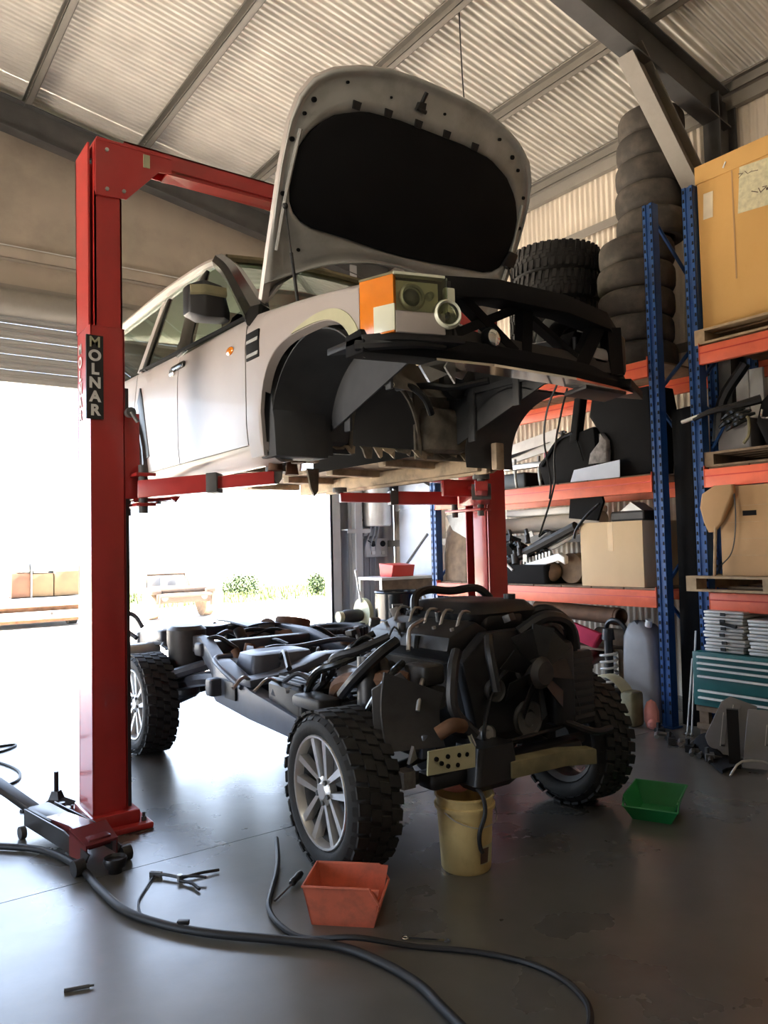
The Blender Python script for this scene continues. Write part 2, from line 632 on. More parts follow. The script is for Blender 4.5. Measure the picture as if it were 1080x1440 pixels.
# columns and knee braces
def ibeam(p0, p1, wdir, w=.17, d=.2, t=.012):
    """I section from p0 to p1; wdir = direction of the flange width"""
    p0, p1, u = Vector(p0), Vector(p1), Vector(wdir).normalized()
    t_ = (p1 - p0).normalized()
    n = t_.cross(u).normalized()
    b = B()
    def bar(nc, nw, uw):
        pts = []
        for p in (p0, p1):
            pts.append([p + n * (nc - nw / 2) - u * uw / 2, p + n * (nc + nw / 2) - u * uw / 2, p + n * (nc + nw / 2) + u * uw / 2, p + n * (nc - nw / 2) + u * uw / 2])
        b.loft(pts)
    bar(d / 2 - t / 2, t, w)
    bar(-d / 2 + t / 2, t, w)
    bar(0, d - t * 2, t)
    return b
obj('knee_brace', ibeam((5.56, 3.9, 5.83), (6.92, 3.9, 4.45), (0, 1, 0), .16, .20), MT['steel_paint'], ceiling, smooth=False)

wall_right = None
def corr_wall(axis, c, a0, a1, z0, z1fn, pitch=.0762, amp=.009, flip=1):
    n = int(round((a1 - a0) / pitch)) * 6
    vs, fs = [], []
    for i in range(n + 1):
        a = a0 + (a1 - a0) * i / n
        d = amp * math.cos(2 * PI * (a - a0) / pitch)
        for z in (z0, z1fn(a)):
            vs.append((c + d, a, z) if axis == 'y' else (a, c + d, z))
        if i < n:
            fs.append((2 * i, 2 * i + 1, 2 * i + 3, 2 * i + 2))
    return B().add(vs, fs)
y = Y_E
wall_right = struct('wall_right', corr_wall('y', X_R, Y_E - .762, Y_E, 0, lambda a: 6.02), MT['wall_cream'], ang=80)
y -= .762
while y > Y_N:
    obj('wall_sheet', corr_wall('y', X_R, y - .762, y, 0, lambda a: 6.02), MT['wall_cream'], wall_right, ang=80)
    y -= .762
for z in (1.7, 3.6, 5.2):
    obj('girt', B().box((X_R - .12, Y_N, z), (X_R - .02, Y_E, z + .008)).box((X_R - .12, Y_N, z - .09), (X_R - .112, Y_E, z)), MT['steel_paint'], wall_right, smooth=False)
obj('eave_beam', B().box((X_R - .09, Y_N, 5.78), (X_R - .02, Y_E, 5.99)), MT['steel_paint'], wall_right, smooth=False)
for yc in (3.9,):
    obj('column', ibeam((6.95, yc, 0), (6.95, yc, 5.85), (0, 1, 0), .17, .3), MT['dark_steel'], wall_right, smooth=False)
# unseen door opening added in the left wall to let in side light
LD0, LD1, LDZ = 2.6, 6.6, 3.6
wall_left = struct('wall_left', B().box((X_L - .1, Y_N, 0), (X_L, LD0, 6.02)), MT['wall_beige'], smooth=False)
obj('wall_sheet', B().box((X_L - .1, LD1, 0), (X_L, Y_E, 6.02)), MT['wall_beige'], wall_left, smooth=False)
obj('wall_sheet', B().box((X_L - .1, LD0, LDZ), (X_L, LD1, 6.02)), MT['wall_beige'], wall_left, smooth=False)
wall_near = struct('wall_near', B().prism([(X_L, Y_N, 0), (X_R, Y_N, 0), (X_R, Y_N, 6.0), (0, Y_N, 7.2), (X_L, Y_N, 6.0)], (0, -.1, 0)), MT['wall_beige'], smooth=False)

# end wall: sheets around the roller door opening  (x -0.6 .. 5.9, up to 4.6)
DX0, DX1, DZ = -1.3, 5.92, 4.62
def gable(x0, x1, z0, gap=.06):
    p = [(x0, Y_E, z0), (x1, Y_E, z0), (x1, Y_E, zroof(x1) - gap)]
    if x0 < 0 < x1: p.append((0, Y_E, zroof(0) - gap))
    p.append((x0, Y_E, zroof(x0) - gap))
    return B().prism(p, (0, .04, 0))
wall_end = struct('wall_end', gable(DX0, DX1, DZ), MT['wall_beige'], smooth=False)
obj('wall_sheet', gable(X_L, DX0, 0), MT['wall_beige'], wall_end, smooth=False)
obj('wall_sheet', gable(DX1, X_R, 2.9), MT['wall_beige'], wall_end, smooth=False)
obj('wall_sheet', corr_wall('x', Y_E + .01, DX1, X_R, 0, lambda a: 2.9, .19, .012), MT['wall_grey'], wall_end, ang=80)
# girt along the gable, its top lip coloured paler to look lit
obj('girt_lit_lip', B().box((X_L, Y_E - .112, 5.158), (X_R, Y_E - .005, 5.172)), MT['tray_grey'], wall_end, smooth=False)
obj('girt', B().box((X_L, Y_E - .11, 5.15), (X_R, Y_E - .005, 5.156)).box((X_L, Y_E - .11, 5.02), (X_R, Y_E - .104, 5.16)).box((X_L, Y_E - .11, 5.02), (X_R, Y_E - .005, 5.026)), MT['wall_beige'], wall_end, smooth=False)
obj('door_header', B().box((DX0, Y_E - .03, DZ), (DX1, Y_E - .005, DZ + .12)), MT['steel_paint'], wall_end, smooth=False)
# steel door jamb and channel
jb = B().box((DX1, Y_E - .16, 0), (DX1 + .012, Y_E + .05, DZ)).box((DX1, Y_E - .16, 0), (DX1 + .16, Y_E - .148, DZ)).box((DX1 + .148, Y_E - .16, 0), (DX1 + .16, Y_E - .01, DZ)).box((DX1 - .03, Y_E - .16, 0), (DX1 - .018, Y_E - .06, DZ)).box((DX1 - .03, Y_E - .07, 0), (DX1, Y_E - .06, DZ))
obj('door_jamb', jb, MT['wall_grey'], wall_end, smooth=False)
obj('column', ibeam((6.3, Y_E - .2, 0), (6.3, Y_E - .2, 5.8), (1, 0, 0), .12, .2), MT['wall_grey'], wall_end, smooth=False)

# roller door curtain, partly lowered: slat by slat
door_1 = struct('door_1', B().box((DX0, Y_E - .10, 3.585), (DX1 - .02, Y_E - .04, 3.64)), MT['door_grey'], smooth=False)
nz = 11
for k in range(nz):
    z0 = 3.64 + k * (4.62 - 3.64) / nz
    z1 = z0 + (4.62 - 3.64) / nz
    sl = B()
    prof = [(-.09, z0), (-.062, z0 + .012), (-.062, z0 + .03), (-.05, z0 + .045), (-.062, z0 + .06), (-.062, z1 - .012), (-.09, z1)]
    prof = [(yy - .006 * (k % 2), zz) for yy, zz in prof]
    sl.add([(xx, Y_E + yy, zz) for xx in (DX0, DX1 - .02) for yy, zz in prof], [(i, i + 1, i + 8, i + 7) for i in range(6)])
    obj('slat', sl, MT['door_grey'], door_1, smooth=False)
obj('roll_drum', B().cyl((DX0, Y_E - .24, 4.46), (DX1, Y_E - .24, 4.46), .15, n=28), MT['steel_paint'], door_1)

# added fill lamp, unseen behind the camera, to brighten the car front
bl = thing('fill_lamp', 'unseen white fill lamp added under the roof behind the camera', 'lamp', (0.4, 0.6, 5.6))
obj('fill_lamp_housing', B().rbox((-.2, .5, 5.62), (1.0, .7, 5.70), .02), MT['white'], bl)
for x in (-.1, .9):
    obj('suspension_rod', B().cyl((x, .6, 5.70), (x, .6, 7.0), .006, n=6), MT['metal'], bl)
ld = bpy.data.lights.new('fill_light', 'AREA')
ld.shape = 'RECTANGLE'
ld.size, ld.size_y = 1.15, .16
ld.energy = 7
ld.color = (1.0, .95, .80)
lo = bpy.data.objects.new('fill_light', ld)
link(lo, bl, Matrix.Translation((0.4, 0.6, 5.61)))

# thin cable hanging from the roof
top('hanging_cable', B().tube([(4.56, 4.95, 6.44), (4.57, 4.95, 6.0), (4.6, 4.96, 5.6), (4.66, 4.96, 5.1)], .006, 6, 5), MT['black'],
    'thin black cable hanging from the roof above the open bonnet', 'cable')

# ============================================================ TWO-POST LIFT
lift = thing('vehicle_lift', 'red two-post workshop lift holding the silver car body in the air', 'vehicle lift', (2.915, 4.75, 0))
LR = MT['lift_red']
def post(xo, s):
    """xo = outer x of the post, s = +1 when the car is on its +x side"""
    def X(d): return xo + s * d
    b = B()   # C section, open towards the car
    b.box((X(0), 4.6, .04), (X(.012), 4.88, 2.95))
    b.box((X(0), 4.6, .04), (X(.20), 4.612, 2.95))
    b.box((X(0), 4.868, .04), (X(.20), 4.88, 2.95))
    for y0, y1 in ((4.6, 4.69), (4.79, 4.88)) if s > 0 else ((4.6, 4.612), (4.63, 4.78)):
        b.box((X(.19), y0, .04), (X(.202), y1, 2.95))
    obj('column', b, LR, lift, bevel=.002)
    e = B().box((X(0), 4.63, 2.95), (X(.012), 4.9, 4.06)).box((X(.03), 4.6, 2.95), (X(.19), 4.61, 3.76)).box((X(.03), 4.6, 2.95), (X(.04), 4.65, 4.06)).box((X(0), 4.885, 2.95), (X(.19), 4.9, 4.06)).box((X(.18), 4.6, 2.95), (X(.19), 4.9, 3.9))
    obj('column_extension', e, LR, lift, smooth=False)
    obj('base_plate', B().rbox((min(X(-.05), X(.32)), 4.50, 0), (max(X(-.05), X(.32)), 5.0, .035), .01).rbox((min(X(-.02), X(.26)), 4.55, .03), (max(X(-.02), X(.26)), 4.93, .11), .015), LR, lift)
    for dx, dy in ((.28, 4.56), (.28, 4.94), (-.02, 4.53), (-.02, 4.97)):
        obj('anchor_bolt', B().cyl((X(dx), dy, .03), (X(dx), dy, .06), .016, n=6).cyl((X(dx), dy, .06), (X(dx), dy, .085), .009, n=8), MT['dark_steel'], lift)
    if s > 0:
        obj('guide_strip', B().box((X(.204), 4.64, .06), (X(.235), 4.84, 2.6)), MT['lift_dark'], lift, smooth=False)
    else:
        obj('guide_strip', B().box((X(.14), 4.70, .06), (X(.15), 4.79, 2.9)), MT['lift_dark'], lift, smooth=False)
    # gusset of the overhead beam
    obj('gusset', B().prism([(X(.035), 4.585, 4.075), (X(.035), 4.585, 3.735), (X(.215), 4.585, 3.745), (X(.42), 4.585, 3.97), (X(.5), 4.585, 3.985), (X(.5), 4.585, 4.085)], (0, .012, 0)).box((X(.04), 4.58, 4.07), (X(.5), 4.84, 4.085)), LR, lift, smooth=False)
    obj('gusset_bolt', B().cyl((X(.1), 4.575, 4.02), (X(.1), 4.59, 4.02), .012, n=6).cyl((X(.1), 4.575, 3.78), (X(.1), 4.59, 3.78), .012, n=6).cyl((X(.2), 4.575, 3.79), (X(.2), 4.59, 3.79), .012, n=6), MT['metal'], lift)
    # carriage that climbs the column
    obj('carriage', B().box((X(.17), 4.635, 1.93), (X(.30), 4.845, 2.45)).box((X(.24), 4.52, 1.88), (X(.36), 4.96, 1.90)).box((X(.24), 4.52, 2.06), (X(.36), 4.96, 2.08)), LR, lift, bevel=.004)
    obj('arm_pin', B().cyl((X(.30), 4.58, 1.84), (X(.30), 4.58, 2.13), .028, n=12).cyl((X(.30), 4.90, 1.84), (X(.30), 4.90, 2.13), .028, n=12), MT['dark_steel'], lift)
post(1.24, 1)
post(4.60, -1)
obj('overhead_beam', B().box((1.46, 4.63, 4.015), (4.38, 4.64, 4.13)).box((1.46, 4.63, 4.12), (4.38, 4.79, 4.13)).box((1.46, 4.78, 4.015), (4.38, 4.79, 4.13)).box((1.66, 4.60, 4.012), (4.18, 4.63, 4.022)), LR, lift, smooth=False)
obj('overhead_beam_tray', B().prism([(1.72, 4.615, 3.985), (1.9, 4.615, 4.0), (4.0, 4.615, 4.0), (4.0, 4.72, 3.985), (1.9, 4.72, 3.985), (1.72, 4.72, 3.975)], (0, 0, .012)), LR, lift, smooth=False)
obj('rating_plate', B().box((1.56, 4.578, 3.975), (1.60, 4.585, 4.055)), MT['plate_cream'], lift, smooth=False)
# swing arms with their pads
def arm(p, q, pad_z, w0=.13, w1=.09):
    p, q = Vector(p), Vector(q)
    d = (q - p).normalized()
    u = Vector((-d.y, d.x, 0)).normalized()
    z = Vector((0, 0, 1))
    def bar(a, b_, w, h):
        return [[c - u * w / 2 - z * h / 2, c + u * w / 2 - z * h / 2, c + u * w / 2 + z * h / 2, c - u * w / 2 + z * h / 2] for c in (a, b_)]
    m1 = p + (q - p) * .55
    a = obj('arm', B().loft(bar(p, m1, w0, .105)), LR, lift, bevel=.006)
    obj('arm_extension', B().loft(bar(m1 - d * .1, q, w1, .075)), LR, a, bevel=.005)
    obj('arm_collar', B().loft(bar(m1 - d * .035, m1 + d * .03, w0 + .015, .115)), MT['dark_steel'], a, bevel=.004)
    obj('lift_pad', B().cyl(q + Vector((0, 0, .03)), (q.x, q.y, pad_z - .03), .03, n=12).cyl((q.x, q.y, pad_z - .035), (q.x, q.y, pad_z), .06, n=16), MT['dark_steel'], a)
arm((1.53, 4.58, 1.98), (2.16, 4.06, 2.03), 2.10)
arm((1.53, 4.90, 1.98), (2.12, 5.75, 2.02), 2.10)
arm((4.31, 4.58, 1.98), (3.72, 3.95, 2.02), 2.10)
arm((4.31, 4.90, 2.0), (3.42, 5.32, 2.02), 2.10)
obj('arm_lock_rod', B().tube([(1.50, 4.62, 1.92), (1.62, 4.64, 1.93), (1.74, 4.60, 1.94)], .014, 8).cyl((1.73, 4.60, 1.92), (1.76, 4.60, 1.96), .024, n=10), LR, lift)
obj('arm_mount', B().box((3.98, 4.66, 2.0), (4.40, 4.69, 2.13)).box((3.98, 4.66, 2.12), (4.40, 4.85, 2.135)), LR, lift, bevel=.004)
obj('lock_handle', B().cyl((1.46, 4.58, 2.44), (1.46, 4.54, 2.44), .03, n=12).tube([(1.46, 4.54, 2.44), (1.49, 4.52, 2.38)], .012, 8), MT['dark_steel'], lift)
# lettering down the post
st = obj('sticker', B().box((1.215, 4.584, 2.39), (1.312, 4.5995, 2.885)), MT['black'], lift, smooth=False)
tl = MT['white']
for k, ch in enumerate('MOLNAR'):
    text('lettering', ch, .088, MT['plate_cream'] if k == 0 else tl, st, facing((1.2635, 4.583, 2.842 - k * .0805), (1, 0, 0), (0, 0, 1)), .001, .0012 if ch == 'M' else .0035)
    text('lettering', ch, .088, tl, st, facing((1.2385, 4.81, 2.842 - k * .0805), (0, -1, 0), (0, 0, 1)), .001, .0012 if ch == 'M' else .0035)

# ============================================================ CAR BODY ON THE LIFT
CX, YF, ZB = 2.9, 3.33, 1.82
def bp(x, y, z): return (CX + x, YF + y, ZB + z)
body = thing('car', 'silver four-wheel-drive body without chassis, raised on the red lift with bonnet open', 'car', (CX, YF + 1.5, ZB + .28))
PA = MT['paint']
def lerp(a, b_, t): return a + (b_ - a) * t
def wside(z):
    if z < .32: return .93
    if z < .5: return lerp(.938, .957, (z - .32) / .18)
    if z < .95: return .957
    if z < 1.2: return lerp(.957, .93, (z - .95) / .25)
    return lerp(.93, .745, (z - 1.2) / .6)
def arch(y, y0, r=.49, zc=.41):
    d = abs(y - y0)
    return zc + (max(r ** 3 - d ** 3, 0)) ** (1 / 3) * 1.0 if d < r else None
def belt(y): return 1.115 + .032 * y
def side_panel(s, y0, y1, zl, zt, nu, nv, t=.022, flange=True):
    def fn(u, v):
        y = lerp(y0, y1, u)
        a, b_ = zl(y), zt(y)
        z = lerp(a, b_, v)
        x = wside(z)
        if flange and v > .93: x -= .028 * (v - .93) / .07
        return bp(s * x, y, z)
    return B().grid(fn, nu, nv, (-s * t, 0, 0))
def zl_fender(y):
    a = arch(y, 0)
    if a is not None: return max(a, .70) if y < 0 else max(a, .31)
    return .70 if y < 0 else .31
def zt_fender(y): return lerp(.985, belt(.66), (y + .5) / 1.16) + .012 * math.sin(PI * (y + .5) / 1.16)
def zl_door(y): return .385
def zl_rdoor(y):
    a = arch(y, 2.885)
    return max(.385, a) if a is not None else .385
def zl_q(y):
    a = arch(y, 2.885)
    return a if a is not None else .55
for s in (-1, 1):
    fe = obj('front_wing', side_panel(s, -.50, .66, zl_fender, zt_fender, 60, 10), PA, body, ang=60)
    # rolled arch edge
    def lip(u, v, s=s):
        a = lerp(-.465, .465, u)
        z = max(arch(a, 0) or .41, .66)
        return bp(s * (wside(z) - .002 - .05 * v), a, z - .012 * v)
    obj('arch_lip', B().grid(lip, 36, 2, (0, 0, -.004)), PA, fe, ang=60)
    obj('front_door', side_panel(s, .672, 1.72, zl_door, belt, 10, 12), PA, body, ang=60)
    obj('rear_door', side_panel(s, 1.732, 2.62, zl_rdoor, belt, 24, 12), PA, body, ang=60)
    obj('rear_quarter', side_panel(s, 2.632, 3.95, zl_q, belt, 30, 12), PA, body, ang=60)
    # sill: pinkish inner sill and its lower flange
    obj('sill', B().grid(lambda u, v, s=s: bp(s * (.925 - .10 * (1 - v) ** 2), lerp(.50, 2.42, u), lerp(.275, .385, v)), 8, 5, (-s * .03, 0, 0)), MT['paint_dirty'] if s > 0 else PA, body, ang=60)
    obj('sill_box', B().box(bp(s * .72, .55, .29), bp(s * .83, 3.0, .39)), MT['paint_dirty'], body, bevel=.01)
    # window frames
    z0 = lambda y: belt(y)
    def bar(name, m, pts, w, parent=body, s=s):
        b = B()
        for (ya, za, yb, zb) in pts:
            A = Vector(bp(s * wside(za), ya, za)); E_ = Vector(bp(s * wside(zb), yb, zb))
            d = (E_ - A).normalized()
            n = Vector((s, 0, .25)).normalized()
            u = d.cross(n).normalized()
            b.loft([[c + u * w / 2, c + u * w / 2 - n * .03, c - u * w / 2 - n * .03, c - u * w / 2] for c in (A, E_)])
        return obj(name, b, m, parent, bevel=.004)
    a_p = [bp(s * x, y, z) for x, y, z in ((.905, .60, 1.12), (.86, .86, 1.34), (.80, 1.16, 1.57), (.745, 1.46, 1.745))]
    obj('windscreen_pillar', B().tube(a_p, lambda t: .080 - .022 * t, 8, 4), MT['black_gloss'], body)
    bar('door_pillar', MT['black_gloss'], [(1.68, 1.16, 1.78, 1.735)], .24)
    bar('rear_pillar', PA, [(2.60, 1.19, 2.50, 1.76)], .10)
    bar('window_seal', MT['black_matt'], [(.72, 1.145, 2.60, 1.205)], .02)
    bar('rear_door_frame', MT['black_gloss'], [(2.50, 1.19, 2.43, 1.76)], .09)
    bar('tail_pillar', PA, [(3.90, 1.22, 3.80, 1.78)], .10)
    # roof rail
    obj('roof_rail', B().tube([bp(s * x, y, z) for x, y, z in ((.745, 1.44, 1.752), (.742, 1.8, 1.80), (.742, 2.6, 1.83), (.742, 3.85, 1.82))], .034, 8, 4), PA, body)
    # glass
    def gl(ya0, ya1, yb0, yb1, m):
        b = B().grid(lambda u, v, s=s: (lambda y, z: bp(s * (wside(z) - .012), y, z))(lerp(lerp(ya0, ya1, u), lerp(yb0, yb1, u), v), lerp(belt(lerp(ya0, ya1, u)), 1.765, v)), 4, 6)
        return obj('side_window', b, m, body)
    b = B().grid(lambda u, v, s=s: (lambda y, z: bp(s * (wside(z) - .012), y, z))(lerp(lerp(.70, 1.46, v), 1.72, u), lerp(1.13, 1.755, v)), 4, 6)
    obj('side_window', b, MT['glass'], body)
    gl(1.76, 2.5, 1.8, 2.43, MT['glass'])
    gl(2.66, 3.85, 2.56, 3.78, MT['glass_dark'])
    # wheelhouse liner, inner guard
    def wh(u, v, s=s):
        a = math.radians(lerp(-12, 142 if s < 0 else 118, u))
        if s > 0:
            return bp(lerp(.50, .93, v), .015 + .41 * math.cos(a), .37 + .37 * math.sin(a))
        return bp(s * lerp(.50, .90, v), .475 * math.cos(a), .42 + .47 * math.sin(a))
    obj('wheel_arch_liner', B().grid(wh, 22, 3, (0, 0, .008)), MT['liner'], body, ang=50)
    obj('inner_guard', B().prism([bp(s * .50, -.52, .80), bp(s * .50, .60, .42), bp(s * .50, .60, 1.04), bp(s * .50, -.52, .94)], (s * .012, 0, 0)), MT['liner'], body, smooth=False)
    obj('guard_rib', B().box(bp(s * .47, .30, .45), bp(s * .49, .36, .95)).box(bp(s * .47, -.1, .62), bp(s * .49, -.05, .93)).box(bp(s * .48, -.5, .76), bp(s * .50, .58, .80)), MT['liner'], body, bevel=.006)
    obj('upper_rail', B().prism([bp(s * .60, -.55, .90), bp(s * .60, .6, 1.02), bp(s * .60, .6, 1.10), bp(s * .60, -.55, .96)], (s * .14, 0, 0)), MT['paint_inner'], body, bevel=.008)
    if s < 0: obj('liner_flap', B().prism([bp(s * .90, .42, .30), bp(s * .90, .60, .30), bp(s * .90, .60, .98), bp(s * .90, .50, .80), bp(s * .90, .44, .5)], (-s * .34, 0, 0)), MT['liner'], body, bevel=.01)
    # door handle
    h = obj('door_handle', B().rbox(bp(s * .957 - .012, 1.60, 1.035), bp(s * .957 + .022, 1.83, 1.075), .015), MT['black_gloss'], body)
    obj('handle_trim', B().rbox(bp(s * .957 - .012, 1.78, 1.01), bp(s * .957 + .016, 1.86, 1.06), .012), MT['chrome'], h)

# moulding on the left arch front, its reflected light painted in as cream
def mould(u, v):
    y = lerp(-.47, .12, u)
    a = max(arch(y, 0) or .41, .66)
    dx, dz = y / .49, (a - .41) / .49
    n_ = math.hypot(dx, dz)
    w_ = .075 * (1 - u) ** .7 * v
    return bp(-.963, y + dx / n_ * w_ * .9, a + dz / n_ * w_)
obj('arch_moulding_lit', B().grid(mould, 24, 2, (.012, 0, 0)), MT['plate_cream'], body, ang=60)
# left-hand details on the wing and the door
vent = obj('side_vent', B().box(bp(-.962, .49, .86), bp(-.935, .65, 1.02)), MT['black_matt'], body, bevel=.006)
for z in (.875, .955):
    obj('vent_louvre', B().prism([bp(-.968, .50, z), bp(-.952, .50, z + .06), bp(-.952, .64, z + .06), bp(-.968, .64, z)], (.01, 0, .004)), MT['paint_inner'], vent, smooth=False)
obj('side_repeater', B().ball(bp(-.957, .875, .975), (.012, .05, .026), 12), MT['orange_lens'], body)
mi = obj('door_mirror', B().loft([[Vector(bp(x, y, z)) for x, y, z in r] for r in (
    [(-.93, .92, 1.17), (-.93, 1.0, 1.17), (-.93, 1.0, 1.23), (-.93, .92, 1.23)],
    [(-1.0, .84, 1.16), (-1.0, 1.0, 1.16), (-1.0, 1.0, 1.36), (-1.0, .86, 1.36)],
    [(-1.12, .84, 1.15), (-1.12, 1.0, 1.15), (-1.12, 1.0, 1.38), (-1.12, .86, 1.38)],
    [(-1.20, .90, 1.18), (-1.20, 1.0, 1.18), (-1.20, 1.0, 1.35), (-1.20, .91, 1.35)])]), MT['black'], body, bevel=.015)
obj('mirror_cap', B().loft([[Vector(bp(x, y, z)) for y, z in ((yy, 1.285), (yy - .012, 1.295), (yy - .004, 1.345), (yy + .02, 1.35))] for x, yy in ((-.985, .850), (-1.12, .850), (-1.19, .900))]), MT['olive'], mi)
obj('rear_door_trim', B().prism([bp(-.962, 2.30, .50), bp(-.962, 2.40, .48), bp(-.962, 2.56, .95), bp(-.962, 2.50, 1.05), bp(-.962, 2.44, .95)], (.02, 0, 0)), MT['black'], body, bevel=.005)
obj('rear_arch_trim', B().tube([bp(-.955, 2.885 + .50 * math.cos(math.radians(a)), .41 + .50 * math.sin(math.radians(a))) for a in range(185, 0, -12)], .028, 6), MT['black'], body)

# roof skin, header, windscreen
obj('roof', B().grid(lambda u, v: bp(lerp(-.745, .745, u), lerp(1.42, 3.92, v), 1.755 + .05 * min(1, v * 5) + .05 * (1 - (2 * u - 1) ** 2)), 14, 12, (0, 0, -.02)), PA, body, ang=60)
obj('windscreen', B().grid(lambda u, v: bp(lerp(-1, 1, u) * lerp(.86, .715, v), lerp(.60, 1.44, v) - lerp(.16, .05, v) * (1 - (2 * u - 1) ** 2), lerp(1.13, 1.765, v) + .03 * v * (1 - (2 * u - 1) ** 2)), 12, 8), MT['glass'], body)
obj('header_rail', B().tube([bp(x, 1.42 - .05 * (1 - (x / .72) ** 2), 1.762 + .03 * (1 - (x / .72) ** 2)) for x in (-.72, -.4, 0, .4, .72)], .032, 8, 4), MT['olive'], body)
obj('tailgate', B().box(bp(-.9, 3.93, .5), bp(.9, 3.96, 1.2)), PA, body, bevel=.01)
obj('rear_window', B().grid(lambda u, v: bp(lerp(-.86, .86, u) * lerp(1, .85, v), lerp(3.93, 3.85, v), lerp(1.2, 1.76, v)), 4, 2), MT['glass_dark'], body)
obj('cowl', B().grid(lambda u, v: bp(lerp(-.88, .88, u), lerp(.38, .60, v) - .14 * (1 - (2 * u - 1) ** 2), 1.10 + .03 * v), 12, 2, (0, 0, -.03)), MT['black'], body)
for s in (-1, 1):
    obj('wiper', B().tube([bp(.1 + .35 * s, .36, 1.15), bp(.25 * s, .42, 1.17), bp(-.3 + .35 * s, .40, 1.18)], .009, 6), MT['black'], body)
# cabin seen through the glass
obj('dashboard', B().rbox(bp(-.78, .66, .85), bp(.78, 1.02, 1.16), .06), MT['black'], body)
obj('steering_wheel', B().torus(bp(.38, 1.18, 1.10), .19, .018, (0, .9, .45), 20, 6), MT['black'], body)
for x in (-.38, .38):
    for y in (1.55, 2.45):
        st_ = obj('seat', B().rbox(bp(x - .25, y - .2, .68), bp(x + .25, y + .3, .84), .05).loft([[Vector(bp(x + dx, y + .22 + dy, .80)) for dx, dy in rrect(.5, .16, .05)], [Vector(bp(x + dx * .9, y + .36 + dy * .8, 1.36)) for dx, dy in rrect(.5, .16, .05)]]), MT['black_matt'], body)
        obj('headrest', B().rbox(bp(x - .14, y + .32, 1.38), bp(x + .14, y + .44, 1.56), .04), MT['black_matt'], st_)
# floor pan and front bulkhead, seen from below
for s in (-1, 1):
    obj('floor_pan', B().box(bp(s * .27, .62, .40), bp(s * .80, 3.85, .43)), MT['paint_dirty'], body, smooth=False)
obj('floor_pan', B().box(bp(-.27, 1.6, .62), bp(.27, 3.85, .65)), MT['firewall'], body, smooth=False)
for y in (1.0, 1.7, 2.4, 3.1):
    for xa, xb in ((-.78, -.27), (.27, .78)):
        obj('floor_crossmember', B().box(bp(xa, y, .35), bp(xb, y + .09, .41)), MT['paint_dirty'], body, bevel=.008)
def bulk(x0, x1, z0, z1, dy=.0):
    return B().grid(lambda u, v: bp(lerp(x0, x1, u), .62 + dy - .05 * math.sin(PI * v) * math.sin(PI * u), lerp(z0, z1, v)), 8, 8, (0, .02, 0))
obj('bulkhead_panel', bulk(-.80, -.26, .36, 1.10), MT['liner'], body)
obj('bulkhead_panel', bulk(.24, .80, .36, 1.10), MT['firewall'], body)
obj('bulkhead_panel', bulk(-.26, .24, .84, 1.10), MT['firewall'], body)
# transmission tunnel: an arched shell running back from the hole in the bulkhead
obj('tunnel', B().grid(lambda u, v: bp(-.01 + .27 * math.cos(PI * u) * (1 - .15 * v), lerp(.60, 1.9, v), .38 + .47 * math.sin(PI * u) ** .8 * (1 - .25 * v)), 16, 4, (0, 0, .01)), MT['black_matt'], body)
obj('tunnel_rim', B().tube([bp(-.01 + .275 * math.cos(PI * k / 16), .605, .38 + .475 * math.sin(PI * k / 16) ** .8) for k in range(17)], .014, 6), MT['firewall'], body)
obj('footwell_bulge', B().rbox(bp(.27, .50, .40), bp(.62, .66, .70), .06), MT['firewall'], body)
obj('footwell_bulge', B().rbox(bp(-.72, .52, .40), bp(-.32, .66, .62), .06), MT['liner'], body)
obj('insulation_sheet', B().grid(lambda u, v: bp(lerp(-.42, .52, u), .44 + .10 * v + .03 * math.sin(9 * u + 5 * v), lerp(.76, 1.02, v) + .02 * math.sin(7 * u)), 14, 6, (0, .012, 0)), MT['firewall'], body)
obj('brake_servo', B().lathe([(.02, 0), (.09, .01), (.12, .04), (.12, .09), (.06, .13), (.05, .2), (.02, .2)], bp(.44, .50, .86), (0, -1, 0), 20), MT['engine_grey'], body)
obj('heater_pipe', B().tube([bp(.05, .56, .80), bp(.06, .42, .78), bp(.12, .36, .70), bp(.2, .40, .62)], .022, 8, 5), MT['black'], body)
obj('heater_pipe', B().tube([bp(.16, .56, .82), bp(.20, .40, .80), bp(.30, .30, .78), bp(.42, .1, .80)], .022, 8, 5), MT['black'], body)
obj('hanging_wire', B().tube([bp(-.34, .1, .86), bp(-.345, .08, .78), bp(-.345, .08, .70)], .004, 5).torus(bp(-.345, .08, .69), .012, .004, (0, 1, 0), 10, 5), MT['chrome'], body)
rnd = random.Random(17)
for k in range(12):
    x, w_, h_ = -.55 + k * .105 + rnd.uniform(-.03, .03), rnd.uniform(.05, .14), rnd.uniform(.01, .06)
    obj('torn_underseal', B().prism([bp(x, .60, .41), bp(x + w_, .60, .41), bp(x + w_ * .8, .585, .40 - h_), bp(x + w_ * rnd.uniform(.2, .6), .575, .385 - h_ * rnd.random()), bp(x + w_ * .1, .59, .39)], (0, .02, .008)), MT['paint_dirty'] if k % 3 else MT['firewall'], body, smooth=False)
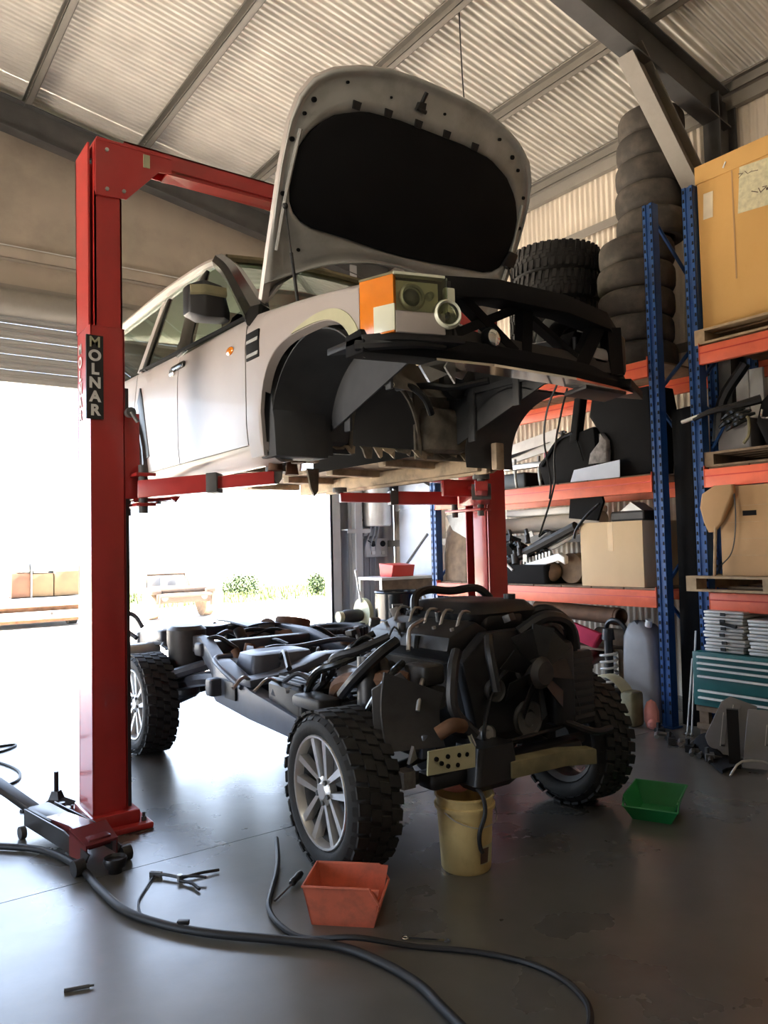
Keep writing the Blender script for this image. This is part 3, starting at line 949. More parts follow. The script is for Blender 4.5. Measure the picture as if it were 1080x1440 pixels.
# inner sill wall visible under the right-hand side
obj('inner_sill', B().box(bp(.76, .50, .27), bp(.80, 2.6, .42)), MT['paint_dirty'], body, bevel=.008)
obj('rear_outrigger', B().box(bp(.69, .33, .28), bp(.765, .38, .46)), MT['paint_dirty'], body, bevel=.01)
for (x, y, z) in ((-.80, .62, .24), (-.48, 1.0, .26), (-.60, .70, .30)):
    obj('body_mount', B().cyl(bp(x, y, z), bp(x, y, z + .10), .045, .03, 12).cyl(bp(x, y, z + .08), bp(x, y, z + .16), .02, n=10), MT['rust'], body)
obj('mount_flap', B().prism([bp(-.78, .70, .30), bp(-.70, .70, .30), bp(-.715, .70, .20), bp(-.74, .70, .17), bp(-.77, .70, .20)], (0, .02, 0)), MT['paint_inner'], body, smooth=False)
obj('mount_flap', B().prism([bp(-.12, 1.42, .36), bp(-.02, 1.42, .36), bp(-.03, 1.42, .20), bp(-.06, 1.42, .16), bp(-.09, 1.42, .22)], (0, .02, 0)), MT['firewall'], body, smooth=False)

# ---- front end
obj('front_crossmember', B().loft([[Vector(bp(x, y, z)) for y, z in ((-.60 - c, .655), (-.46 - c, .655), (-.46 - c, .755), (-.58 - c, .765), (-.61 - c, .70))] for x, c in ((-.97, -.06), (-.7, .0), (-.3, .05), (.3, .05), (.7, 0), (.93, -.06))]), MT['black_matt'], body, bevel=.006)
obj('crossmember_lit_edge', B().loft([[Vector(bp(x, y, z)) for y, z in ((-.635 - c, .640), (-.48 - c, .645), (-.48 - c, .655), (-.635 - c, .652))] for x, c in ((-.62, .0), (-.3, .05), (.3, .05), (.88, -.02))]), MT['chrome'], body, smooth=False)  # lit edge of the crossmember drawn as a bright chrome strip
obj('under_tray_right', B().loft([[Vector(bp(x, y, z)) for y, z in ((-.60, .63), (-.44, .61), (-.44, .64), (-.60, .655))] for x in (.48, .84)]), MT['engine_grey'], body, bevel=.01)
obj('bent_bracket', B().prism([bp(-.62, -.50, .66), bp(-.30, -.50, .66), bp(-.36, -.52, .60), bp(-.46, -.53, .615), bp(-.55, -.5, .57)], (0, .02, .006)).prism([bp(-.50, -.54, .66), bp(-.42, -.54, .66), bp(-.46, -.58, .56)], (0, .012, 0)), MT['metal'], body, smooth=False)
obj('slam_panel', B().loft([[Vector(bp(x, y - c, z)) for y, z in ((-.66, zb_), (-.52, zb_), (-.52, zb_ + .10), (-.64, zb_ + .105))] for x, c, zb_ in ((-.58, -.03, .955), (-.25, .04, .975), (.25, .04, .985), (.66, -.02, .975), (.84, -.10, .94))]), MT['black_matt'], body, bevel=.008)
for (x0, z0, x1, z1, w) in ((-.56, .98, -.52, .74, .10), (-.46, 1.0, -.05, .76, .05), (-.02, 1.0, -.46, .80, .045), (.02, 1.0, .02, .74, .07), (.60, 1.0, .44, .74, .09), (.72, 1.0, .76, .74, .12), (.06, .95, .42, .80, .03)):
    d = Vector((x1 - x0, 0, z1 - z0)).normalized()
    u = Vector((-d.z, 0, d.x)) * w / 2
    p0, p1 = Vector((x0, -.62, z0)), Vector((x1, -.60, z1))
    obj('front_strut', B().prism([bp(*(p0 + u)), bp(*(p1 + u)), bp(*(p1 - u)), bp(*(p0 - u))], (0, .06, 0)), MT['black_matt'], body, smooth=False)
obj('lower_grille_panel', B().prism([bp(-.60, -.60, .74), bp(.80, -.60, .74), bp(.80, -.60, .80), bp(.3, -.60, .82), bp(-.30, -.60, .82), bp(-.60, -.60, .86)], (0, .03, 0)), MT['black'], body, smooth=False)
fl = obj('fog_lamp', B().lathe([(.0, 0), (.045, 0), (.055, .02), (.05, .05), (.0, .06)], bp(-.25, -.64, .80), (0, 1, 0), 18), MT['black'], body)
obj('fog_lens', B().lathe([(0, 0), (.03, .004), (.042, .012), (.042, .02), (0, .02)], bp(-.25, -.655, .80), (0, 1, 0), 18), MT['chrome'], fl)
obj('right_lamp_housing', B().prism([bp(.46, -.50, .76), bp(.86, -.50, .76), bp(.86, -.50, 1.0), bp(.52, -.50, .98), bp(.46, -.50, .88)], (0, .10, 0)), MT['black_matt'], body, bevel=.01)
obj('washer_bottle', B().rbox(bp(.54, -.60, .765), bp(.70, -.51, .88), .03), MT['grey_plastic'], body)
obj('headlamp_back_right', B().rbox(bp(.70, -.60, .74), bp(.86, -.40, .98), .03), MT['black'], body)
obj('splash_tray_end', B().prism([bp(.80, -.66, .66), bp(1.02, -.58, .62), bp(1.00, -.40, .66), bp(.8, -.40, .70)], (0, 0, .05)), MT['black'], body, bevel=.006)
obj('hanging_loom', B().tube([bp(.42, -.45, .68), bp(.44, -.35, .55), bp(.46, -.30, .38), bp(.56, -.25, .15), bp(.60, -.2, .05)], .006, 6, 5), MT['black'], body)
obj('hanging_loom', B().tube([bp(.50, -.45, .66), bp(.49, -.4, .50), bp(.52, -.32, .30), bp(.62, -.22, .12), bp(.50, -.2, -.18)], .006, 6, 5), MT['black'], body)

# ---- headlamp (left)
hA, hB, hC = Vector(bp(-.957, -.505, .985)), Vector(bp(-.885, -.665, .992)), Vector(bp(-.60, -.755, .99))
hl = obj('headlamp', B().loft([[hA + Vector((.02, .03, -.01)), hB + Vector((.02, .03, 0)), hC + Vector((.0, .03, 0)), hC + Vector((.02, .25, 0)), hA + Vector((.1, .1, 0))], [q + Vector((0, 0, -.255)) for q in (hA + Vector((.02, .03, -.01)), hB + Vector((.02, .03, 0)), hC + Vector((.0, .03, 0)), hC + Vector((.02, .25, 0)), hA + Vector((.1, .1, 0)))]]), MT['black'], body, smooth=False)
def quadp(a, b_, z0, z1, off, th):
    """slab over the line a-b (xy), between heights z0..z1 measured down from a/b"""
    d = (b_ - a); n = Vector((d.y, -d.x, 0)).normalized()
    o = n * off
    P = [a + o + Vector((0, 0, -z0)), b_ + o + Vector((0, 0, -z0)), b_ + o + Vector((0, 0, -z1)), a + o + Vector((0, 0, -z1))]
    return P, n * th
def slab(a, b_, z0, z1, off=.0, th=.02):
    P, e = quadp(a, b_, z0, z1, off, th)
    return B().prism(P, -e)
obj('indicator_lens', slab(hA, hB, 0, .262, .0, .025), MT['orange_lens'], hl, bevel=.004)
m0 = hA + (hB - hA) * .42
obj('side_reflector', slab(m0, hB + (hC - hB) * .02, .135, .255, .006, .012), MT['clear_lens'], hl, bevel=.004)
m1 = hB + (hC - hB) * .03
m2 = hB + (hC - hB) * .82
obj('headlamp_blank', slab(m1, m2, .165, .262, .004, .025), PA, hl, bevel=.004)
obj('headlamp_bowl', slab(m1, m2, .02, .165, -.03, .02), MT['clear_lens'], hl)
fd = (hC - hB).normalized()
fn_ = Vector((fd.y, -fd.x, 0))
def lamp(t, dz, r, off=-.02):
    c = hB + (hC - hB) * t + Vector((0, 0, -dz))
    c += fn_ * off
    rg = obj('lamp_ring', B().lathe([(r, 0), (r * 1.15, .0), (r * 1.2, .02), (r, .04), (r * .85, .03)], c - fn_ * .02, fn_, 24, closed=True), MT['clear_lens'], hl)
    return c
c1 = lamp(.32, .095, .052)
obj('projector_lens', B().lathe([(0, .03), (.028, .024), (.045, .006), (.047, -.01), (0, -.01)], c1 - fn_ * .02, fn_, 24), MT['glass_dark'], hl)
c2 = lamp(.60, .085, .016)
c3 = lamp(.86, .165, .058, .0)
obj('high_beam_reflector', B().lathe([(0, -.035), (.03, -.028), (.058, .004), (.058, -.04), (0, -.045)], c3, fn_, 24), MT['chrome'], hl)
obj('high_beam_bulb', B().cyl(c3 - fn_ * .035, c3 + fn_ * .01, .012, .008, 10), MT['dark_steel'], hl)
obj('high_beam_lens', B().lathe([(0, .022), (.03, .018), (.056, .004), (.058, -.002), (0, .015)], c3, fn_, 24), MT['lens'], hl)
obj('headlamp_lens', slab(m1, hB + (hC - hB) * .86, 0, .168, .008, .008), MT['lens'], hl, bevel=.003)
obj('headlamp_side', slab(hB + (hC - hB) * .82, hC, .04, .16, .0, .03), MT['clear_lens'], hl, bevel=.01)
obj('headlamp_rim', slab(hA, hB, -.006, .004, .003, .04), MT['olive'], hl, smooth=False)
obj('headlamp_rim', slab(hB, m2, -.006, .006, .01, .05), MT['clear_lens'], hl, smooth=False)
# dark frame below the lamp
obj('lamp_bracket', B().loft([[Vector(bp(x, y, z)) for y, z in ((-.70 + c, .70), (-.40 + c, .70), (-.40 + c, .735), (-.70 + c, .735))] for x, c in ((-.97, .16), (-.86, .04), (-.55, -.06))]), MT['black'], body, bevel=.005)
obj('lamp_bracket_tube', B().tube([bp(-.98, -.50, .69), bp(-.88, -.60, .69), bp(-.74, -.66, .70), bp(-.6, -.66, .71)], .026, 8, 4), MT['black'], body)

# ---- bonnet, hinged up past the vertical
HP, HV, HU = Vector((2.9, 3.95, 2.97)), Vector((0, -.434, .901)), Vector((1, 0, 0))
HN = HV.cross(HU)            # towards the underside / the viewer
if HN.y > 0: HN = -HN
def hq(u, v, w=0):
    return HP + HU * u + HV * v + HN * w
def hood_out():
    half = [(.0, 1.462), (.18, 1.46), (.36, 1.445), (.54, 1.405), (.70, 1.345), (.82, 1.265), (.885, 1.16), (.915, 1.02), (.92, .80), (.905, .40), (.885, .03)]
    rear = [(.80, .17), (.66, .28), (.47, .355), (.22, .41), (0, .425)]
    R_ = half + rear
    L_ = [(-u, v) for u, v in reversed(R_[1:-1])]
    return R_ + L_
ho = hood_out()
# clockwise smooth outline, centre bulge away from the viewer
def hw(u): return -.045 - .02 * (1 - (u / .92) ** 2)
b = B()
n = len(ho)
cu, cv = 0, .85
rings = []
for (sc, w) in ((1.0, 0), (1.0, 1), ):
    pass
outer = [hq(u, v, 0.0) for u, v in ho]
outer2 = [hq(u * 1.012, cv + (v - cv) * 1.012, -.02) for u, v in ho]
back = [hq(u * .99, cv + (v - cv) * .99, hw(u)) for u, v in ho]
inner = [hq(u * .955, cv + (v - cv) * .955, .0) for u, v in ho]
b.loft([inner, outer, outer2, back], cap=False)
b.add(back, [tuple(range(n))])
hood = obj('bonnet', b, PA, body, ang=35)
# inner frame: ring between outline and pad opening
pad = [(.0, 1.215), (.25, 1.215), (.48, 1.195), (.65, 1.13), (.77, 1.03), (.835, .92), (.855, .80), (.835, .64), (.785, .565), (.70, .525), (.45, .515), (.2, .50)]
pad_full = pad + [(-.0, .495)] + [(-u, v) for u, v in reversed(pad[1:])]
def resample(poly, m):
    P = [Vector((p[0], p[1], 0)) for p in poly]
    out = []
    # by angle round the centre so that rings correspond
    for k in range(m):
        a = 2 * PI * k / m
        d = Vector((math.cos(a), math.sin(a), 0))
        best = None
        for i in range(len(P)):
            p, q = P[i] - Vector((0, cv, 0)), P[(i + 1) % len(P)] - Vector((0, cv, 0))
            e = q - p
            den = d.x * e.y - d.y * e.x
            if abs(den) < 1e-9: continue
            t = (p.x * e.y - p.y * e.x) / den
            s_ = (p.x * d.y - p.y * d.x) / den
            if t > 0 and -1e-6 <= s_ <= 1 + 1e-6 and (best is None or t < best): best = t
        out.append((d.x * best, cv + d.y * best))
    return out
M_ = 96
ro, rp = resample(ho, M_), resample(pad_full, M_)
def mixr(t): return [(a[0] * t + c[0] * (1 - t), a[1] * t + c[1] * (1 - t)) for a, c in zip(ro, rp)]
rings = []
for t, w in ((1.0, .002), (.955, .012), (.90, .012), (.84, -.002), (.74, -.006), (.50, .004), (.28, .012), (.10, .010), (.0, -.004)):
    rings.append([hq(u, v, w) for u, v in mixr(t)])
rings = rings
obj('bonnet_inner_frame', B().loft(rings, cap=False), MT['paint_inner'], hood, ang=50)
pr_ = [hq(u * 1.0, v, .012) for u, v in rp]
pr2 = [hq(u * .95, cv + (v - cv) * .95, .026) for u, v in rp]
obj('insulation_pad', B().loft([[hq(u, v, -.01) for u, v in rp], pr_, pr2]), MT['black_matt'], hood, ang=50)
for u, v in ((-.543, 1.215), (-.332, 1.235), (-.115, 1.24), (.102, 1.243), (.334, 1.235)):
    c = hq(u, v, .012)
    bb = B()
    bb.prism([hq(u - .022, v - .03, .012), hq(u + .022, v - .03, .012), hq(u + .026, v + .012, .012), hq(u - .026, v + .012, .012)], HN * .012)
    obj('pad_clip', bb, MT['black'], hood, smooth=False)
bb = B()
bb.prism([hq(-.16, 1.30, .01), hq(-.10, 1.29, .01), hq(-.105, 1.345, .01), hq(-.15, 1.34, .01)], HN * .03).cyl(hq(-.125, 1.34, .02), hq(-.115, 1.40, .03), .013, n=10).cyl(hq(-.16, 1.305, .03), hq(-.09, 1.30, .03), .012, n=8)
obj('latch_striker', bb, MT['black'], hood)
for u, v, r in ((-.80, 1.16, .014), (-.885, .939, .013), (-.88, .66, .013), (-.33, 1.31, .007), (.059, 1.335, .008), (.66, 1.25, .014), (.735, 1.19, .011), (.845, 1.044, .011), (.885, .857, .011), (-.722, .39, .010), (-.84, 1.08, .010), (.89, .60, .012), (-.62, 1.30, .008), (.52, 1.32, .010)):
    obj('hole', B().cyl(hq(u, v, .0), hq(u, v, .015), r, n=12), MT['black_matt'], hood)
for s in (-1, 1):
    bb = B().tube([hq(s * .86, .36, .014), hq(s * .865, .7, .014), hq(s * .85, 1.0, .012)], .012, 6, 4)
    obj('frame_bead', bb, MT['paint_inner'], hood)
    st_top = hq(s * .86, .60, .02)
    st_bot = Vector(bp(s * .80, .05 if s > 0 else .30, 1.02))
    g = obj('gas_strut', B().cyl(st_bot, st_bot.lerp(st_top, .6), .010, n=10).cyl(st_bot.lerp(st_top, .6), st_top, .005, n=8).ball(st_top, .018), MT['black'], hood)
    obj('hinge', B().prism([bp(s * .86, .50, 1.06), bp(s * .86, .62, 1.08), bp(s * .86, .66, 1.20), bp(s * .86, .60, 1.24), bp(s * .86, .57, 1.12)], (-s * .02, 0, 0)), MT['black'], hood, bevel=.003)
obj('strut_bracket', B().prism([hq(.80, .60, .012), hq(.90, .60, .012), hq(.91, .69, .012), hq(.84, .70, .012)], HN * .03), MT['black'], hood, bevel=.004)

# ============================================================ ROLLING CHASSIS
chassis = thing('rolling_chassis', 'bare dark chassis on four mud tyres with black engine, standing on the floor', 'vehicle chassis', (CX, YF + 1.4, 0))
CH, EB, EG, AD = MT['chassis'], MT['engine_black'], MT['engine_grey'], MT['alu_dirty']

# ---- one wheel, outer face towards -x
def wheel(loc, flip, steer):
    R, w = .397, .255
    M = Matrix.Translation(loc) @ Matrix.Rotation((PI if flip else 0) + steer, 4, 'Z')
    r_i = .268
    prof = [(r_i, -w / 2 + .035), (r_i + .010, -w / 2 + .012), (.292, -w / 2 + .002), (.315, -w / 2 - .006), (.345, -w / 2), (.372, -w / 2 + .018), (R - .014, -w / 2 + .045), (R - .012, 0), (R - .014, w / 2 - .045), (.372, w / 2 - .018), (.345, w / 2), (.31, w / 2 + .004), (r_i + .012, w / 2 - .012), (r_i, w / 2 - .035)]
    b = B(M)
    b.lathe(prof, (0, 0, 0), (1, 0, 0), 48, closed=True)
    # mud-terrain lugs: alternating shoulder blocks and staggered centre blocks
    n = 32
    def lug(a, x0, x1, da, r0, r1, sk=0.0):
        pts = []
        for rr, g in ((r0, 1.0), (r1, .86)):
            for xx, aa in ((x0, a - da * g), (x1, a - da * g + sk), (x1, a + da * g + sk), (x0, a + da * g)):
                pts.append((xx, rr * math.cos(aa), rr * math.sin(aa)))
        b.hexa(pts)
    for k in range(n):
        a = 2 * PI * k / n
        for s in (-1, 1):
            ph = a + (0 if s < 0 else PI / n)
            lug(ph, s * .058, s * (.124 if k % 2 else .118), .078, R - .014, R - .001, s * .04)
            pts = []
            for rr, xx in ((.352, w / 2 - .004), (R - .008, w / 2 - .045)):      # shoulder lug wraps down the sidewall
                pass
            xo = s * (w / 2 + .004)
            a0 = .066 if k % 2 else .056
            b.hexa([(s * (w / 2 - .05), (R - .006) * math.cos(ph + q) if i < 4 else 0, (R - .006) * math.sin(ph + q)) for i, q in enumerate(())] or
                   [(s * (w / 2 - .045), (R - .004) * math.cos(ph - a0), (R - .004) * math.sin(ph - a0)), (s * (w / 2 - .045), (R - .004) * math.cos(ph + a0), (R - .004) * math.sin(ph + a0)), (xo, .352 * math.cos(ph + a0), .352 * math.sin(ph + a0)), (xo, .352 * math.cos(ph - a0), .352 * math.sin(ph - a0)),
                    (s * (w / 2 - .07), (R - .03) * math.cos(ph - a0), (R - .03) * math.sin(ph - a0)), (s * (w / 2 - .07), (R - .03) * math.cos(ph + a0), (R - .03) * math.sin(ph + a0)), (xo - s * .02, .34 * math.cos(ph + a0), .34 * math.sin(ph + a0)), (xo - s * .02, .34 * math.cos(ph - a0), .34 * math.sin(ph - a0))])
        lug(a + .05, -.054, .0, .074, R - .014, R - .001, .04)
        lug(a + .05 + PI / n, .003, .055, .074, R - .014, R - .001, .04)
    t = obj('tyre', b, MT['rubber'], chassis, ang=40)
    # alloy rim: barrel, lip, five pairs of spokes, hub
    b = B(M)
    b.lathe([(.268, -w / 2 + .02), (.277, -w / 2 + .010), (.273, -w / 2 + .003), (.262, -w / 2 + .005), (.254, -w / 2 + .030), (.250, -w / 2 + .05), (.262, -w / 2 + .05)], (0, 0, 0), (1, 0, 0), 48, closed=True)
    for k in range(5):
        a = 2 * PI * k / 5 + .25
        for s in (-1, 1):
            ca, sa = math.cos(a), math.sin(a)
            def P(x, rad, tan): return (x, rad * ca - tan * sa, rad * sa + tan * ca)
            i0, o0 = s * .032, s * .060
            b.hexa([P(-w / 2 + .066, .05, i0 - s * .016), P(-w / 2 + .066, .05, i0 + s * .014), P(-w / 2 + .058, .256, o0 + s * .026), P(-w / 2 + .058, .256, o0 - s * .022),
                    P(-w / 2 + .034, .05, i0 - s * .012), P(-w / 2 + .034, .05, i0 + s * .010), P(-w / 2 + .014, .256, o0 + s * .021), P(-w / 2 + .014, .256, o0 - s * .017)])
    b.lathe([(.0, -w / 2 + .075), (.075, -w / 2 + .07), (.072, -w / 2 + .035), (.045, -w / 2 + .026), (.038, -w / 2 + .020), (.0, -w / 2 + .020)], (0, 0, 0), (1, 0, 0), 24)
    rim = obj('rim', b, MT['alloy'], t, ang=40)
    obj('rim_barrel', B(M).lathe([(.266, -w / 2 + .045), (.250, -w / 2 + .05), (.238, -w / 2 + .09), (.235, w / 2 - .05), (.264, w / 2 - .025), (.266, w / 2 - .025)], (0, 0, 0), (1, 0, 0), 40, closed=True), MT['dark_steel'], t)
    for k in range(5):
        a = 2 * PI * k / 5 + .25 + PI / 5
        p = (-w / 2 + .05, .056 * math.cos(a), .056 * math.sin(a))
        obj('wheel_nut', B(M).cyl(p, (-w / 2 + .02, p[1], p[2]), .013, n=6), MT['dark_steel'], t)
    obj('brake_disc', B(M).cyl((-.03, 0, 0), (-.005, 0, 0), .165, n=32).cyl((-.03, 0, 0), (.10, 0, 0), .085, n=16).box((-.06, -.14, .04), (.03, .02, .19)), MT['dark_steel'], t)
    return t
FW, RW = (2.105, YF, .397), (2.105, YF + 2.885, .397)
wheel(FW, False, -.06)
wheel(RW, False, 0)
wheel((3.80, YF - .05, .397), True, -.06)
wheel((3.82, YF + 2.80, .397), True, 0)

# ---- ladder frame
def rail(name, pts, m, parent=chassis, bevel=.012):
    """box section swept along y: (x, y, z, w, h)"""
    P = [(Vector(p[:3]), p[3], p[4]) for p in pts]
    rings = []
    for i, (c, w, h) in enumerate(P):
        t = (P[min(i + 1, len(P) - 1)][0] - P[max(i - 1, 0)][0]).normalized()
        u = Vector((0, 0, 1)).cross(t).normalized()
        v = t.cross(u)
        rings.append([c - u * w / 2 - v * h / 2, c + u * w / 2 - v * h / 2, c + u * w / 2 + v * h / 2, c - u * w / 2 + v * h / 2])
    return obj(name, B().loft(rings), m, parent, bevel=bevel)
for s in (-1, 1):
    X = lambda d: CX + s * d
    rail('frame_rail', [(X(.50), 2.97, .62, .09, .12), (X(.50), 3.2, .64, .10, .14), (X(.54), 3.62, .58, .10, .14), (X(.60), 4.0, .535, .10, .13), (X(.62), 4.6, .60, .11, .19), (X(.62), 5.10, .685, .12, .28), (X(.60), 5.2, .70, .12, .27)], MT['chassis_blue'])
    rail('frame_rail', [(X(.60), 5.15, .70, .12, .16), (X(.52), 5.45, .76, .10, .14), (X(.46), 5.8, .86, .10, .13), (X(.46), 6.5, .88, .10, .13), (X(.50), 7.2, .80, .10, .14)], CH)
    obj('outrigger', B().rbox((min(X(.64), X(.76)), 5.02, .60), (max(X(.64), X(.76)), 5.12, .72), .02), CH, chassis)
    obj('rail_bracket', B().box((min(X(.675), X(.69)), 4.78, .60), (max(X(.675), X(.69)), 4.95, .72)), MT['black'], chassis, bevel=.006)
    # suspension: arms, knuckles, air springs
    zc = .42
    for yw, fr in ((YF, True), (YF + 2.885, False)):
        for dy in (-.16, .16):
            obj('lower_arm', B().tube([(X(.46), yw + dy * 1.1, .46), (X(.60), yw + dy * .7, .40), (X(.72), yw + dy * .15, .34)], .035, 8, 4), CH, chassis)
        obj('upper_arm', B().tube([(X(.48), yw - .14, .72), (X(.66), yw, .70), (X(.48), yw + .14, .72)], .025, 8, 4), CH, chassis)
        obj('knuckle', B().loft([[(X(.70 + q[0]), yw + q[1], z) for q in rrect(.10, .14, .03)] for z in (.30, .45, .60, .72)]), EG, chassis)
        obj('drive_shaft', B().cyl((X(.22), yw, .46), (X(.70), yw, .40), .026, n=10).lathe([(.05, 0), (.055, .03), (.04, .06), (.05, .07), (.036, .10), (.03, .13)], (X(.62), yw, .41), (-s, 0, .08), 14), EB, chassis)
        if fr:
            obj('strut', B().cyl((X(.58), yw + .02, .42), (X(.55), yw + .06, .80), .035, n=12).cyl((X(.56), yw + .05, .66), (X(.545), yw + .08, 1.02), .075, .065, n=18), EB, chassis)
for (x, zt) in ((2.40, 1.0), (3.36, .90)):
    sp = obj('air_spring', B().lathe([(.0, .56), (.125, .56), (.145, .60), (.150, .82), (.158, .86), (.158, zt - .03), (.12, zt), (0, zt)], (x, 6.1, 0), (0, 0, 1), 24), MT['engine_grey'] if x < 3 else MT['rust'], chassis)
    obj('spring_piston', B().lathe([(.07, .42), (.10, .45), (.10, .57), (.0, .57)], (x, 6.1, 0), (0, 0, 1), 20), CH, sp)
obj('rear_bell', B().lathe([(.06, 0), (.13, .02), (.15, .10), (.165, .30), (.155, .31), (.13, .12), (.0, .06)], (3.46, 6.3, .66), (.22, .1, 1), 26), MT['rust'], chassis)
for i, (y, z, h, w) in enumerate(((3.98, .54, .08, .10), (4.35, .54, .10, .16), (5.15, .66, .14, .10), (5.75, .84, .10, .12), (6.6, .88, .10, .14), (7.18, .80, .14, .08))):
    obj('crossmember', B().rbox((CX - .56, y - w / 2, z - h / 2), (CX + .56, y + w / 2, z + h / 2), .02), MT['chassis_blue'] if 1 <= i <= 2 else CH, chassis)
obj('top_plate', B().grid(lambda u, v: (lerp(2.40, 2.95, u), lerp(6.5, 7.1, v), .945 + .012 * math.sin(6 * u)), 8, 4, (0, 0, -.015)), MT['chassis_blue'], chassis)
obj('top_plate', B().grid(lambda u, v: (lerp(3.0, 3.42, u), lerp(6.2, 6.9, v), .94 + .02 * math.sin(4 * u + 2 * v)), 8, 4, (0, 0, -.015)), CH, chassis)
obj('compressor_box', B().rbox((2.93, 6.5, .72), (3.30, 6.7, .93), .02), MT['black'], chassis)
obj('box_label', B().box((3.18, 6.494, .78), (3.23, 6.501, .88)), MT['grey_plastic'], chassis, smooth=False)
obj('spring_reservoir', B().cyl((3.24, 6.3, .90), (3.27, 6.48, .89), .085, n=18), MT['metal'], chassis)
obj('diff_housing', B().ball((2.9, 6.2, .52), (.16, .2, .15), 14).cyl((2.9, 6.0, .52), (2.9, 5.8, .53), .06, n=12), EG, chassis)
obj('tow_hook', B().tube([(2.20, 6.75, .86), (2.12, 6.9, .96), (2.16, 7.0, 1.06), (2.26, 7.0, 1.04), (2.3, 6.9, .94)], .022, 8, 5), CH, chassis)
obj('exhaust_can', B().cyl((2.05, 6.85, .72), (2.42, 6.85, .72), .085, n=18), MT['metal'], chassis)
# fuel tank, gearbox shield and covers between the rails
tk = obj('fuel_tank', B().loft([[Vector((x, y, z)) for x, y in [(2.62 + q[0], 4.35 + q[1]) for q in rrect(w, l, .06)]] for z, w, l in ((.42, .36, .78), (.48, .42, .86), (.62, .42, .86), (.665, .36, .78))]), EB, chassis)
for k in range(6):
    obj('tank_rib', B().rbox((2.46, 4.0 + k * .13, .66), (2.78, 4.06 + k * .13, .685), .01), EB, tk)
obj('transmission', B().lathe([(.19, 0), (.21, .05), (.17, .35), (.14, .55), (.15, .75), (.12, .95), (.06, 1.0)], (2.95, 3.85, .66), (0, 1, -.03), 20), AD, chassis)
obj('transfer_case', B().rbox((2.72, 4.75, .48), (3.12, 5.1, .76), .05), AD, chassis)
obj('heat_shield', B().grid(lambda u, v: (lerp(2.40, 2.95, u), lerp(4.85, 5.2, v), .77 + .06 * math.sin(PI * u) + .01 * math.sin(10 * v)), 10, 4, (0, 0, -.012)), MT['chassis_blue'], chassis)
obj('cover_dome', B().lathe([(.15, 0), (.14, .04), (.07, .05), (.05, .03), (.0, .03)], (2.62, 5.0, .80), (0, 0, 1), 20), CH, chassis)
obj('prop_shaft', B().cyl((2.9, 5.05, .60), (2.9, 5.85, .54), .04, n=12), CH, chassis)
obj('prop_shaft', B().cyl((2.72, 3.25, .50), (2.78, 4.8, .56), .032, n=12), CH, chassis)
obj('exhaust_pipe', B().tube([(3.25, 3.7, .55), (3.3, 4.2, .60), (3.25, 4.9, .64), (3.3, 5.5, .72), (3.1, 6.4, .84)], .035, 10, 5), MT['rust'], chassis)
obj('exhaust_box', B().rbox((3.12, 4.5, .56), (3.42, 5.2, .74), .06), EG, chassis)
rail('gearbox_crossmember', [(2.22, 4.66, .735, .16, .05), (2.45, 4.68, .75, .16, .05), (2.66, 4.70, .79, .16, .05), (2.84, 4.70, .845, .16, .05), (3.1, 4.70, .84, .16, .05), (3.3, 4.70, .78, .16, .05), (3.52, 4.70, .75, .16, .05)], MT['chassis_blue'])
cvx = obj('tank_cover', B().loft([[Vector((2.62 + q[0], 4.98 + q[1], z)) for q in rrect(w, l, .07)] for z, w, l in ((.62, .50, .34), (.80, .50, .34), (.875, .46, .30), (.89, .36, .22), (.875, .26, .14))]), MT['chassis_blue'], chassis, ang=50)
rbx_ = obj('ribbed_box', B().loft([[Vector((2.44 + q[0], 4.22 + q[1], z)) for q in rrect(w, l, .04)] for z, w, l in ((.60, .34, .44), (.76, .34, .44), (.79, .28, .38))]), EB, chassis)
for k in range(6):
    obj('rib', B().rbox((2.28 + k * .055, 4.02, .785), (2.305 + k * .055, 4.40, .80), .006), MT['chassis'], rbx_)
obj('rail_loop', B().tube([(2.22, 4.7, .70), (2.22, 5.05, .80), (2.26, 5.2, .84), (2.4, 5.24, .84)], .018, 8, 5), MT['chassis_blue'], chassis)
obj('axle_bundle', B().tube([(2.2, 6.0, .62), (2.4, 5.8, .70), (2.7, 5.75, .76), (3.2, 5.8, .74), (3.5, 5.9, .66)], .045, 8, 5), CH, chassis)
obj('rear_trailing_arm', B().tube([(2.3, 6.2, .50), (2.36, 5.8, .60), (2.40, 5.4, .66)], .055, 8, 4), CH, chassis)
obj('wavy_bracket', B().tube([(2.5, 5.3, .80), (2.75, 5.28, .86), (2.95, 5.25, .85), (3.3, 5.2, .88), (3.5, 5.1, .84)], .022, 6, 5), CH, chassis)

